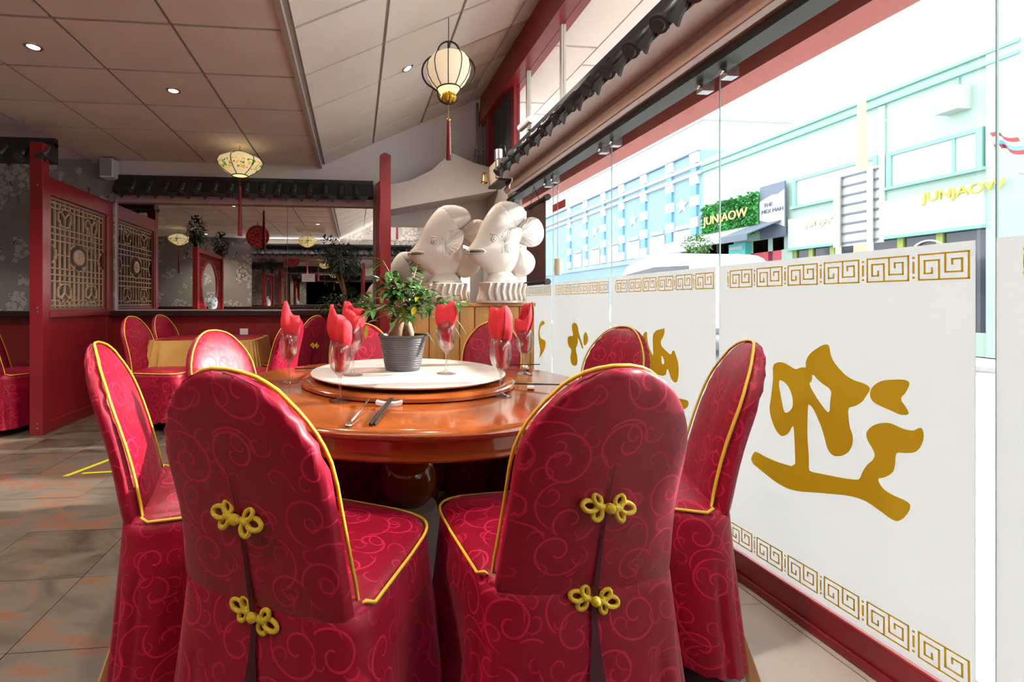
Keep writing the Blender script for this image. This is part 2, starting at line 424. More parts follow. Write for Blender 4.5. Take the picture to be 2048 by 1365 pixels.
# walls
wb = struct('wall_back', MB().box(XL, 1.75, YB, YB+.1, 0, 3.75), WHITE, 'white painted back wall above the mirror')
obj('wallpaper', MB().box(XL, -2.64, YB-.006, YB, 1.03, ZC), PAPER, wb)['label'] = 'grey wallpaper printed with pale blossoms'
obj('wainscot', MB().box(XL, 1.55, YB-.02, YB, 0, .985), REDW, wb)['label'] = 'red painted lower wall'
wl = struct('wall_left', MB().box(XL-.1, XL, YR, YB, 0, ZC+.1), PAPER, 'wallpapered left wall')
wr = struct('wall_rear', MB().box(XL, 1.75, YR-.1, YR, 0, 3.75), PAPER, 'wallpapered rear wall seen in the mirror')
obj('wainscot', MB().box(XL, 1.55, YR, YR+.02, 0, .985), REDW, wr)
struct('trim_1', MB().box(XL, .62, YB-.11, YB-.006, .985, 1.045), WOODD, 'dark wooden sill under the mirror', bevel=.006)
struct('trim_2', MB().box(XL, 1.5, YR+.004, YR+.10, .985, 1.04), WOODD, 'dark wooden rail on the rear wall', bevel=.006)
struct('wall_right', MB().box(1.56, 1.66, 4.52, YB, 0, 2.5).box(1.56, 1.66, 5.0, YB, 2.5, 3.6), WHITE, 'white wall piece beyond the glass front')
struct('baseboard_right', MB().box(1.56, 1.68, YR, 4.52, 0, .105).box(1.545, 1.56, YR, 4.52, 0, .03), RED, 'glossy red plinth under the frosted windows', bevel=.005)
# red beam below the sloping ceiling, header over the glass
struct('trim_3', MB().box(1.44, 1.62, YR, YB, 3.22, 3.36).box(1.47, 1.62, YR, YB, 3.36, 3.62), RED, 'red beam above the upper glazing')
struct('trim_4', MB().box(1.42, 1.46, YR, 4.30, 2.16, 2.50).box(1.46, 1.62, YR, 4.30, 2.44, 2.50).box(1.46, 1.60, YR, 4.30, 2.185, 2.20),
       mat('mauve fascia', (.46, .375, .365), .6, noise=(2, .08)), 'mauve fascia board over the glass front')
struct('trim_5', MB().tube([(1.435, YR, 2.19), (1.435, 4.30, 2.20)], .034, 14), mat('cream enamel tube', (.88, .78, .67), .35), 'cream header tube along the fascia', smooth=True, sharp=40)
struct('trim_6', MB().box(1.50, 1.60, YR, 4.52, 2.135, 2.165), mat('dark green rail', (.045, .055, .05), .5), 'dark sliding rail above the glass panels')
struct('trim_7', MB().box(1.70, 1.86, YR-3, 6.5, 2.13, 2.5), mat('glare lightened red paint', (.55, .15, .13), .5), 'red outdoor beam above the glass front')  # outdoor glare on the red beam put into its lighter colour
# clerestory
for k, (y0, y1) in enumerate(((-.9, .55), (.6, 2.15), (2.2, 3.35), (3.4, 4.05))):
    wn = struct('window_%d' % (6+k), MB().box(1.545, 1.553, y0, y1, 2.5, 3.22), PANE, 'clear upper window pane above the tiled valance')
    obj('window_frame', MB().box(1.535, 1.57, y1, y1+.035, 2.5, 3.22), mat('white upvc', (.78, .76, .70), .4), wn)
wn = struct('window_10', MB().box(1.55, 1.56, 4.10, 4.36, 2.5, 3.22), PANE, 'narrow upper pane beside the red post')
obj('window_frame', MB().box(1.52, 1.58, 4.36, 4.44, 2.5, 3.22), RED, wn)
cu = MB(); pts = []
for i in range(41):
    y = 4.46+.54*i/40; pts.append((1.52+.02*math.sin(i*1.1), y))
n = len(pts)
cu.add([(x, y, 2.42) for x, y in pts]+[(x, y, 3.3) for x, y in pts]+[(x+.02, y, 2.42) for x, y in pts]+[(x+.02, y, 3.3) for x, y in pts],
       [(i, i+1, n+i+1, n+i) for i in range(n-1)]+[(2*n+i+1, 2*n+i, 3*n+i, 3*n+i+1) for i in range(n-1)])
tag(obj('curtain', cu, mat('charcoal cloth', (.05, .05, .055), .8), smooth=True), 'charcoal curtain gathered beside the red upper post', 'curtain')
struct('trim_8', MB().box(1.46, 1.54, 5.02, 5.10, 2.4, 3.3), REDD, 'dark red jamb in the back right corner')
# outdoor soffit panels seen through the upper panes
sf = struct('ceiling.002', MB().box(1.63, 2.62, -3, 6.5, 3.40, 3.45), mat('soffit grey', (.55, .52, .47), .8), 'outdoor soffit of cream panels above the glass front')
sm = mesh('soffit_panel', MB().box(-.235, .235, -.56, .56, -.015, 0), mat('soffit cream', (.82, .79, .72), .7))
for i in range(2):
    for j in range(8): obj('soffit_panel', sm, None, sf, loc=(1.885+.485*i, -2.4+1.15*j+.3*i, 3.40))
# ------------------------------------------------------------------ glass front: panes with frosted film and vinyl
KEY = [((0,1),(2,1)), ((0,1),(0,0)), ((0,0),(2,0)), ((2,1),(2,0)), ((.85,0),(.85,.75)), ((.85,.75),(.25,.75)), ((.25,.75),(.25,.25)), ((.25,.25),(.56,.25)), ((.56,.25),(.56,.45)),
       ((1.1,1),(1.1,.27)), ((1.1,.27),(1.75,.27)), ((1.75,.27),(1.75,.75)), ((1.75,.75),(1.37,.75)), ((1.37,.75),(1.37,.56))]
def key_mesh():
    b = MB(); W, H, t = .0535, .070, .0045       # local: x towards -Y (reading direction), z up
    for (a, c) in KEY:
        x0, x1 = sorted((a[0], c[0])); z0, z1 = sorted((a[1], c[1]))
        b.box(-.0006, 0, -x1*W-t/2, -x0*W+t/2, z0*H-t/2, z1*H+t/2)
    return mesh('greek_key', b, VINYL)
def sep_mesh():
    b = MB(); b.box(-.0006, 0, -.0025, .0025, .018, .052).box(-.0006, 0, -.003, .003, .004, .010).box(-.0006, 0, -.003, .003, .060, .066)
    return mesh('key_divider', b, VINYL)
KM, SM = key_mesh(), sep_mesh()
def vinyl(name, polys, parent, x, label):
    cu = bpy.data.curves.new(name, 'CURVE'); cu.dimensions = '2D'; cu.fill_mode = 'BOTH'; cu.extrude = .0004
    for p in polys:
        p = smooth_poly(p, 1)
        s = cu.splines.new('POLY'); s.points.add(len(p)-1); s.use_cyclic_u = True
        for i, (y, z) in enumerate(p): s.points[i].co = (-y, z, 0, 1)
    o = bpy.data.objects.new(name, cu); C.objects.link(o)
    me = bpy.data.meshes.new_from_object(o.evaluated_get(bpy.context.evaluated_depsgraph_get()))
    bpy.data.objects.remove(o); bpy.data.curves.remove(cu)
    me.transform(Matrix(((0, 0, -1, 0), (-1, 0, 0, 0), (0, 1, 0, 0), (0, 0, 0, 1)))); me.materials.clear(); me.materials.append(VINYL)
    o = obj(name, me, None, parent, loc=(x, 0, 0)); o['label'] = label
    return o
GL1 = [[(1.621,0.895),(1.593,0.911),(1.566,0.907),(1.546,0.897),(1.527,0.89),(1.515,0.898),(1.499,0.903),(1.49,0.902),(1.491,0.922),(1.483,0.944),(1.462,0.966),(1.432,0.987),(1.417,0.991),(1.408,0.985),(1.407,0.96),(1.393,0.932),(1.374,0.911),(1.354,0.893),(1.329,0.883),(1.304,0.88),(1.289,0.873),(1.285,0.863),(1.295,0.843),(1.306,0.823),(1.321,0.808),(1.334,0.799),(1.349,0.794),(1.349,0.764),(1.345,0.732),(1.335,0.707),(1.336,0.679),(1.345,0.655),(1.363,0.635),(1.388,0.623),(1.405,0.626),(1.417,0.644),(1.424,0.672),(1.434,0.704),(1.447,0.733),(1.462,0.762),(1.475,0.774),(1.482,0.774),(1.484,0.736),(1.485,0.685),(1.484,0.639),(1.479,0.594),(1.48,0.55),(1.475,0.542),(1.432,0.55),(1.374,0.559),(1.334,0.568),(1.315,0.575),(1.308,0.6),(1.295,0.628),(1.279,0.647),(1.271,0.665),(1.277,0.681),(1.291,0.701),(1.297,0.718),(1.294,0.734),(1.279,0.754),(1.259,0.767),(1.239,0.774),(1.224,0.773),(1.206,0.767),(1.188,0.765),(1.172,0.768),(1.163,0.778),(1.155,0.781),(1.15,0.77),(1.15,0.751),(1.155,0.732),(1.163,0.715),(1.174,0.704),(1.191,0.698),(1.214,0.693),(1.218,0.68),(1.219,0.654),(1.224,0.631),(1.238,0.614),(1.251,0.604),(1.265,0.597),(1.259,0.583),(1.249,0.571),(1.228,0.564),(1.202,0.562),(1.184,0.558),(1.181,0.548),(1.186,0.529),(1.199,0.505),(1.213,0.491),(1.228,0.49),(1.255,0.501),(1.291,0.514),(1.321,0.515),(1.356,0.509),(1.412,0.491),(1.462,0.475),(1.515,0.456),(1.566,0.448),(1.614,0.456),(1.665,0.473),(1.723,0.494),(1.705,0.537),(1.692,0.543),(1.646,0.534),(1.59,0.533),(1.529,0.538),(1.531,0.593),(1.535,0.682),(1.54,0.683),(1.555,0.655),(1.572,0.638),(1.59,0.634),(1.608,0.651),(1.624,0.68),(1.636,0.722),(1.63,0.757),(1.622,0.809),(1.619,0.853)],[(1.593,0.841),(1.578,0.841),(1.56,0.828),(1.546,0.806),(1.539,0.781),(1.539,0.755),(1.549,0.737),(1.566,0.724),(1.575,0.73),(1.581,0.756),(1.589,0.793),(1.595,0.824)],[(1.468,0.886),(1.442,0.861),(1.4,0.839),(1.406,0.809),(1.408,0.757),(1.432,0.779),(1.457,0.811),(1.48,0.847),(1.468,0.859)],[(1.283,0.866),(1.271,0.883),(1.251,0.897),(1.221,0.905),(1.195,0.909),(1.182,0.903),(1.186,0.886),(1.195,0.867),(1.207,0.85),(1.193,0.832),(1.184,0.815),(1.19,0.807),(1.206,0.804),(1.228,0.811),(1.255,0.818),(1.275,0.825),(1.285,0.838),(1.286,0.854)]]
GL2 = [[(2.43,0.94),(2.405,0.969),(2.384,0.975),(2.384,0.938),(2.372,0.897),(2.348,0.864),(2.33,0.845),(2.335,0.9),(2.337,0.953),(2.321,0.977),(2.285,0.991),(2.259,0.995),(2.24,1.002),(2.24,0.977),(2.254,0.95),(2.272,0.929),(2.267,0.907),(2.233,0.887),(2.192,0.867),(2.183,0.89),(2.167,0.894),(2.151,0.863),(2.136,0.827),(2.136,0.779),(2.147,0.739),(2.167,0.733),(2.192,0.748),(2.206,0.779),(2.22,0.799),(2.233,0.753),(2.303,0.753),(2.386,0.764),(2.405,0.846),(2.415,0.893)],[(2.267,0.867),(2.235,0.823),(2.263,0.806)],[(2.175,0.658),(2.105,0.664),(2.075,0.665),(2.066,0.654),(2.075,0.631),(2.103,0.614),(2.175,0.592)],[(2.144,0.524),(2.109,0.528),(2.097,0.468),(2.12,0.477)]]
GL2b = [[(3.229,0.99),(3.178,0.975),(3.162,0.918),(3.098,0.83),(3.098,0.807),(3.114,0.813),(3.178,0.893),(3.17,0.839),(3.212,0.796),(3.178,0.744),(3.182,0.681),(3.254,0.671),(3.289,0.699),(3.289,0.748),(3.263,0.783),(3.325,0.809),(3.338,0.865),(3.307,0.885),(3.237,0.889),(3.263,0.935),(3.267,0.967)],[(3.067,0.935),(3.033,0.911),(3.021,0.867),(3.067,0.833),(3.09,0.838),(3.095,0.891)]]
GL3 = [[(3.811,0.983),(3.756,0.971),(3.76,0.948),(3.83,0.936),(3.865,0.901),(3.858,0.835),(3.806,0.82),(3.737,0.817),(3.737,0.771),(3.783,0.711),(3.889,0.643),(3.841,0.714),(3.877,0.777),(3.897,0.842),(3.882,0.928)]]
PANES = [(.16, 1.005), (1.04, 1.885), (1.90, 2.745), (2.76, 3.605), (3.62, 4.50)]
panes = []
for k, (y0, y1) in enumerate(PANES):
    wn = struct('window_%d' % (k+1), MB().box(1.576, 1.586, y0, y1, .105, 2.15), PANE, 'frameless sliding glass panel with frosted lower part')
    obj('frosted_film', MB().box(1.5745, 1.5755, y0+.002, y1-.002, .108, 1.29), FILM, wn)['label'] = 'white frosted film'
    obj('glass_edge', MB().box(1.578, 1.584, y1-.001, y1+.002, .106, 2.15), GEDGE, wn)
    for q in range(6):
        yy = y0+.014+.132*q
        for z in (.135, 1.194):
            obj('greek_key', KM, None, wn, loc=(1.5740, yy+.107, z))
            obj('key_divider', SM, None, wn, loc=(1.5740, yy+.1195, z))
    for yy in (y0+.06, y1-.06):
        obj('clamp', MB().box(1.545, 1.60, yy-.02, yy+.02, 2.08, 2.135).tube([(1.53, yy, 2.105), (1.55, yy, 2.105)], .012, 8), STEEL, wn)
    panes.append(wn)
vinyl('calligraphy_character', GL1, panes[1], 1.574, 'gold brush calligraphy character')
vinyl('calligraphy_character', GL2, panes[2], 1.574, 'gold brush calligraphy character')
vinyl('calligraphy_character', GL2b, panes[3], 1.574, 'gold brush calligraphy character')
vinyl('calligraphy_character', GL3, panes[4], 1.574, 'gold brush calligraphy character')
wn = struct('window_11', MB().box(1.576, 1.586, YR, .13, .105, 2.15), PANE, 'glass panel behind the camera position')
obj('frosted_film', MB().box(1.5745, 1.5755, YR, .12, .108, 1.29), FILM, wn)
# ------------------------------------------------------------------ wall mirror in panes
mr = thing('wall_mirror', 'large wall mirror in three panes above the dark sill', 'mirror', (0, YB-.006, 1.06))
for x0, x1, z1 in ((-2.60, -.775, 1.17), (-.770, .20, 1.17), (.34, 1.50, .95)):
    p = obj('mirror_pane', MB().box(x0, x1, -.005, 0, 0, z1), MIRR, mr)
mr2 = thing('rear_mirror', 'long mirror on the rear wall seen only by reflection', 'mirror', (0, YR+.006, 1.05))
obj('mirror_pane', MB().box(-2.55, 1.4, 0, .005, 0, 1.17), MIRR, mr2)
# ------------------------------------------------------------------ roof-tile valances
def rot_pts(p, a):
    return (p[0], p[1]*math.cos(a)-p[2]*math.sin(a), p[1]*math.sin(a)+p[2]*math.cos(a))
def tile_meshes():
    # cover tile: half barrel running down the slope, local -y is outward
    top, bot = Vector((0, -.03, -.055)), Vector((0, -.165, -.205))
    c = MB().tube([top, top.lerp(bot, .33), top.lerp(bot, .34), top.lerp(bot, .66), top.lerp(bot, .67), bot], [.034, .037, .033, .037, .034, .039], 14)
    d = (bot-top).normalized()
    cap = MB().tube([bot-d*.004, bot+d*.012], .043, 18).tube([bot+d*.012, bot+d*.017], [.030, .026], 16)
    drip = MB()
    n = 9; vs = []
    for s in range(2):
        p = top if s == 0 else bot
        for i in range(n):
            u = -1+2*i/(n-1); vs.append((u*.056, p.y-.0, p.z-.02-.026*(1-u*u)))
    fs = [(i, i+1, n+i+1, n+i) for i in range(n-1)]
    drip.add(vs, fs)
    poly = [(-.058, -.215), (-.03, -.243), (-.012, -.262), (0, -.282), (.012, -.262), (.03, -.243), (.058, -.215), (.03, -.232), (0, -.238), (-.03, -.232)]
    poly = [(-.06, -.205), (-.045, -.235), (-.02, -.252), (0, -.282), (.02, -.252), (.045, -.235), (.06, -.205)]
    drip.prism(poly, lambda a, b, t: (a, -.168+t, b), 0, .012)
    return mesh('cover_tile', c, ROOF, True), mesh('tile_cap', cap, ROOF), mesh('drip_tile', drip, ROOF)
TCM, TPM, TDM = tile_meshes()
def valance(label, loc, rotz, length, pitch=.172, fascia=None, under=None):
    """loc = left end of the top edge (seen from its front); runs along local +x"""
    t = thing('roof_tile_valance', label, 'valance', loc, rotz)
    b = MB().box(0, length, -.05, 0, -.075, 0)
    b.add([(0, -.05, -.04), (length, -.05, -.04), (length, -.15, -.20), (0, -.15, -.20), (0, 0, -.04), (length, 0, -.04), (length, 0, -.22), (0, 0, -.22)],
          [(0, 3, 2, 1), (4, 5, 6, 7), (0, 1, 5, 4), (3, 7, 6, 2), (0, 4, 7, 3), (1, 2, 6, 5)])
    obj('ridge_board', b, ROOF, t)
    if fascia: obj('fascia_strip', MB().box(0, length, -.06, 0, -.30, -.22), fascia, t)
    if under: obj('underside_board', MB().box(0, length, -.142, 0, -.232, -.222), under, t)
    n = int(length/pitch); off = (length-n*pitch)/2
    for i in range(n+1):
        x = off+pitch*i
        if .03 < x < length-.03:
            c = obj('cover_tile', TCM, None, t, loc=(x, 0, 0)); obj('tile_cap', TPM, None, c)
        if i < n: obj('drip_tile', TDM, None, t, loc=(x+pitch/2, 0, 0))
    return t
PINKF = mat('dusty pink beam', (.42, .27, .25), .5)
valance('dark roof-tile valance above the wall mirror', (-2.60, YB-.008, 2.53), 0, 2.80, fascia=PINKF)
valance('dark roof-tile valance over the left doorway', (-4.6, 4.40, 2.575), 0, 1.97)
valance('long dark roof-tile valance above the glass front', (1.415, 4.08, 2.49), -PI/2, 4.95, .20, under=MATS['mauve fascia'])
valance('dark roof-tile valance on the rear wall', (1.45, YR+.01, 2.53), PI, 4.0, fascia=PINKF)

# added fill strip on top of the rear valance, brightening ceiling and room
ls = thing('fill_strip', 'added fill light strip on top of the rear valance', 'light strip', (-.55, YR+.01, 2.533))
obj('strip', MB().box(-1.9, 1.9, .12, .144, .012, .02), mat('fill strip glow', (1, .85, .65), .5, emit=((1, .9, .8), 2)), ls)
obj('shelf', MB().box(-1.95, 1.95, -.005, .165, 0, .012).box(-1.95, 1.95, .158, .165, .012, .045), ROOF, ls)
al = bpy.data.lights.new('fill_strip_light', 'AREA'); al.shape = 'RECTANGLE'; al.size = 3.8; al.size_y = .05; al.energy = 130; al.color = (1, .965, .94)
ao = bpy.data.objects.new('fill_strip_light', al); C.objects.link(ao); ao.parent = ls; ao.location = (0, .132, .025); ao.rotation_euler = (PI+rad(-48), 0, 0)

# ------------------------------------------------------------------ covered chairs
def interp(tab, x):
    for (a, b), (c, d) in zip(tab, tab[1:]):
        if x <= c:
            u = (x-a)/(c-a); u = u*u*(3-2*u) if False else u
            return b+(d-b)*u
    return tab[-1][1]
WT = [(0, .188), (.07, .211), (.14, .213), (.25, .207), (.33, .203), (.45, .199), (.62, .198), (.69, .194), (.75, .184), (.81, .168), (.86, .150), (.91, .126), (.95, .098), (.975, .074), (.99, .05), (1, .02)]
TT = [(0, .016), (.07, .034), (.14, .042), (.5, .038), (.8, .034), (.92, .026), (.98, .016), (1, .004)]
def byc(v): return -.240 - .15*v + .018*math.sin(PI*v)
def bz(v): return .44 + .56*v
def rear_y(z):
    if z >= .46: v = (z-.44)/.56; return byc(v)-interp(TT, v)
    u = (.495-z)/.435; return -.280-.75*(.006+.05*max(0, u)**1.1)
def make_chair():
    t = thing('covered_chair', '', 'chair')
    # backrest shell
    b = MB(); rows = [0, .06, .12, .2, .28, .36, .44, .52, .6, .66, .71, .76, .80, .84, .875, .905, .93, .95, .965, .98, .99, 1]; N = 40; uv = []
    for v in rows:
        w_, th = interp(WT, v), interp(TT, v)
        for k in range(N):
            a = 2*PI*k/N; ca, sa = math.cos(a), math.sin(a)
            x = w_*math.copysign(abs(ca)**.55, ca); y = th*math.copysign(abs(sa)**.75, sa)
            g = .0035*math.sin(v*75+2*math.sin(k))*max(0, abs(ca)-.6)*2.5     # gathers along the sides
            x += g; y += g
            y += -.006*math.exp(-(x/.02)**2)*(1 if sa < 0 else 0)*(.3+v)         # centre seam ridge on the rear
            b.v.append((x, byc(v)+y, bz(v))); uv.append((x+.6*y+(.7 if sa > 0 else 0), bz(v)))
    for i in range(len(rows)-1):
        for k in range(N):
            b.f.append((i*N+k, i*N+(k+1) % N, (i+1)*N+(k+1) % N, (i+1)*N+k))
    b.f.append(tuple((len(rows)-1)*N+k for k in range(N)))
    b.uv = uv
    obj('backrest_cover', b, FAB, t, True)
    # seat
    def plan(k, n, sx, y0, y1, p=.42):
        a = 2*PI*k/n; ca, sa = math.cos(a), math.sin(a)
        if sa < 0: p = .31
        return sx*math.copysign(abs(ca)**p, ca), (y0+y1)/2+(y1-y0)/2*math.copysign(abs(sa)**p, sa)
    s = MB(); N = 48; uv = []
    for i, (q, z) in enumerate(((1, .49), (1, .503), (.96, .516), (.85, .525), (.6, .532), (.3, .535), (.02, .535))):
        for k in range(N):
            x, y = plan(k, N, .238, -.275, .212); x *= q; y = -.03+(y+.03)*q
            s.v.append((x, y, z)); uv.append((x+.3, y+.2))
    for i in range(6):
        for k in range(N): s.f.append((i*N+k, i*N+(k+1) % N, (i+1)*N+(k+1) % N, (i+1)*N+k))
    s.uv = uv
    obj('seat_cover', s, FAB, t, True)
    # skirt with pleats and scalloped hem
    k_ = MB(); N = 192; uv = []; zs = [.513, .495, .47, .43, .385, .38, .34, .28, .2, .12, .06]
    arc_ = [0]; pp_ = [plan(k, N, .25, -.30, .23, .40) for k in range(N)]
    for k in range(1, N): arc_.append(arc_[-1]+math.dist(pp_[k], pp_[k-1]))
    for z in zs:
        u = max(0, (.495-z)/.435); fl = .006+.05*u**1.1 if z < .5 else -.022
        for k in range(N):
            x, y = plan(k, N, .236+fl, -.279-fl*.75, .212+fl, .40)
            ple = 0
            if z < .383:
                ph = 14*2*PI*k/N
                back = max(0, min(1, (-.16-y)/.1))
                ple = (.5+.5*math.cos(ph))**3*.036*min(1, (.383-z)/.16)*(1-.75*back)
            r = math.hypot(x, y) or 1
            x -= x/r*ple; y -= y/r*ple
            zz = z
            if z == .06: zz = .055+.008*abs(math.sin(20*2*PI*k/N))+(.03*max(0, abs(x)-.2)/.08 if y > 0 else 0)
            k_.v.append((x, y, zz)); uv.append((arc_[k], zz))
    for i in range(len(zs)-1):
        for k in range(N): k_.f.append(((i+1)*N+k, (i+1)*N+(k+1) % N, i*N+(k+1) % N, i*N+k))
    k_.uv = uv
    obj('skirt', k_, FAB, t, True)
    # piping: over the backrest edge, down and round the seat
    path = []
    vs = [.12, .2, .3, .4, .5, .6, .68, .74, .79, .83, .87, .90, .93, .955, .975, .99, 1]
    def edge(v, sg):
        w_, th = interp(WT, v), interp(TT, v)
        return (sg*(w_*.985), byc(v)+th*.72+.002, bz(v)+(.004 if v > .9 else 0))
    right = [edge(v, 1) for v in vs]; left = [edge(v, -1) for v in reversed(vs)]
    front = [plan(k, 48, .243, -.225, .217) for k in range(48)]
    fr = [p for p in front if p[1] > -.02]
    fr.sort(key=lambda p: math.atan2(p[1]+.3, p[0]))
    path = right+left+[(-.228, -.222, .520), (-.240, -.205, .510)]+[(x, y, .507) for x, y in reversed(fr)]+[(.240, -.205, .510), (.228, -.222, .520)]
    obj('piping', MB().tube(path, .0042, 6, closed=True), PIPE, t, True)
    # rear slit
    sl = MB(); zz = [.80, .74, .665, .60, .52, .46, .40, .32, .22, .12]; hw = [.0006, .0015, .002, .004, .006, .007, .008, .018, .03, .042]
    for z, h in zip(zz, hw):
        y = min(rear_y(z), rear_y(.4599) if .46 <= z < .5 else 0)-.0035-(.0065*(.3+(z-.44)/.56) if z > .46 else .001); sl.v += [(-h, y, z), (h, y, z)]
    for i in range(len(zz)-1): sl.f.append((2*i, 2*i+1, 2*i+3, 2*i+2))
    o = obj('rear_slit', sl, FABD, t)
    # frog knots
    fk = MB()
    for sg in (-1, 1):
        for (cx, cz, rx, rz, an) in ((.043, .002, .017, .0105, 0), (.026, .016, .0125, .0085, 1.05), (.026, -.013, .0125, .0085, -1.05)):
            pts = []
            for k in range(16):
                a = 2*PI*k/16; px, pz = rx*math.cos(a), rz*math.sin(a)
                pts.append((sg*(cx+px*math.cos(an)-pz*math.sin(an)), .002*math.sin(a), cz+px*math.sin(an)+pz*math.cos(an)))
            fk.tube(pts, .0052, 7, closed=True)
        fk.tube([(sg*.004, 0, 0), (sg*.03, 0, .001)], .0075, 8)
    fk.ball((0, -.006, 0), .0115, 10)
    fm = mesh('frog_knot', fk, GOLDC, True)
    for z, a in ((.70, .12), (.475, .25)):
        o = obj('frog_knot', fm, None, t, loc=(0, rear_y(z)-.013, z), rot=(rad(-12) if z > .6 else 0, a, 0)); o['label'] = 'yellow knotted cord fastener'
    for sx in (-1, 1):
        for y0, y1 in ((-.19, -.335), (.17, .19)):
            obj('leg', MB().bar((sx*.19, y0, .46), (sx*.215, y1, 0), .032, .036), LEGW, t)
    return t
def chair_at(cx, cy, heading):
    """base of the backrest in view-aligned ground coords, heading clockwise from straight ahead"""
    h = rad(heading); x = cx+.2*math.sin(h); y = cy+.2*math.cos(h)
    X, Y = cr(x, y)
    return (X, Y, 0), -(h+TH)
proto = make_chair()
CH = [
 (-.272, 1.057, 22, 1.0, 'crimson brocade chair nearest at left, back to viewer, two yellow knots on a dark slit'),
 (.412, 1.115, -10, 1.0, 'crimson brocade chair nearest at right, back to viewer with bright scroll pattern'),
 (-.79, 1.54, 70, 1.0, 'crimson covered chair at far left of the round table, lit pink inside, seen sideways'),
 (.985, 1.60, -70, 1.0, 'crimson covered chair beside the frosted window with skirt hem and wooden leg showing'),
 (-.80, 2.30, 118, .985, 'pink lit chair between the near left chair and the gold-clothed table'),
 (-.20, 2.66, 168, 1.0, 'pink covered chair on the far side of the table behind the potted plant'),
 (.56, 2.97, 205, 1.0, 'crimson covered chair on the far side of the table in front of the pine cabinet'),
 (1.02, 2.40, -112, 1.0, 'dark crimson chair top at the window side between gold calligraphy characters'),
]
def rm(a): return a
for i, (x, y, h, zs, lab) in enumerate(CH):
    loc, rz = chair_at(x, y, h)
    if i == 0: o = proto; o.location = loc; o.rotation_euler = (0, 0, rz); o['label'] = lab
    else: o = dup(proto, loc, rz, lab)
    o['group'] = 'covered chairs around the round table'; o.scale = (1, 1, zs)
CH2 = [
 (-2.33, 4.32, 95, 'covered chair by the red partition, nearer of the pair at the gold table'),
 (-2.33, 4.84, 95, 'covered chair by the red partition, farther of the pair at the gold table'),
 (-1.08, 4.10, -72, 'crimson chair right of the gold-clothed table, partly behind the left wine glass'),
 (-.98, 4.72, -62, 'crimson chair by the back wainscot with small yellow knots right of the left glass'),
]
for x, y, h, lab in CH2:
    loc, rz = chair_at(x, y, h); dup(proto, loc, rz, lab, 'covered chairs at the gold-clothed table')
for x, y, h, lab in ((-3.55, 4.05, 20, 'dark crimson chair at the left picture edge, outermost beyond the partition'),
                     (-3.80, 4.47, 30, 'dark crimson chair tucked just behind the red partition post')):
    loc, rz = chair_at(x, y, h); dup(proto, loc, rz, lab, 'covered chairs beyond the partition')

# ------------------------------------------------------------------ round table, lazy susan
TX, TY = cr(.034, 2.09); ZT = .775; ZS = .83
t = thing('round_dining_table', 'large round polished cherry wood table with ball pedestal', 'table', (TX, TY, 0))
obj('tabletop', MB().lathe([(0, .735), (.76, .735), (.785, .738), (.80, .748), (.804, .758), (.80, .768), (.792, .7735), (.78, ZT), (.3, ZT), (0, ZT)], 96), WOOD, t, True, sharp=35)
obj('apron', MB().lathe([(.70, .667), (.752, .667), (.758, .674), (.757, .684), (.748, .690), (.746, .735), (.70, .735)], 96, closed=False), WOOD, t, True, sharp=35)
obj('pedestal_ball', MB().ball((0, 0, .345), .133, 32), WOOD, t, True)
obj('pedestal_column', MB().lathe([(.09, .46), (.075, .50), (.10, .60), (.22, .70), (.22, .735)], 40), WOOD, t, True)
obj('pedestal_base', MB().lathe([(.30, 0), (.30, .05), (.26, .09), (.17, .13), (.14, .19), (.13, .23), (.10, .235)], 40), mat('pale worn wood', (.42, .36, .30), .5), t, True, sharp=40)
su = thing('lazy_susan', 'cream lazy susan turntable on a wooden ring in the table centre', 'turntable', (TX, TY, ZT))
obj('wooden_ring', MB().lathe([(0, .001), (.46, .001), (.468, .006), (.468, .018), (.455, .026), (.43, .027), (0, .027)], 80), WOOD, su, True, sharp=35)
obj('bearing', MB().lathe([(.15, .027), (.15, .038), (.1, .038)], 40), BLKM, su, True, sharp=40)
obj('plate', MB().lathe([(0, .038), (.405, .038), (.424, .043), (.430, .049), (.427, .053), (.42, ZS-ZT), (0, ZS-ZT)], 80), MARB, su, True, sharp=35)

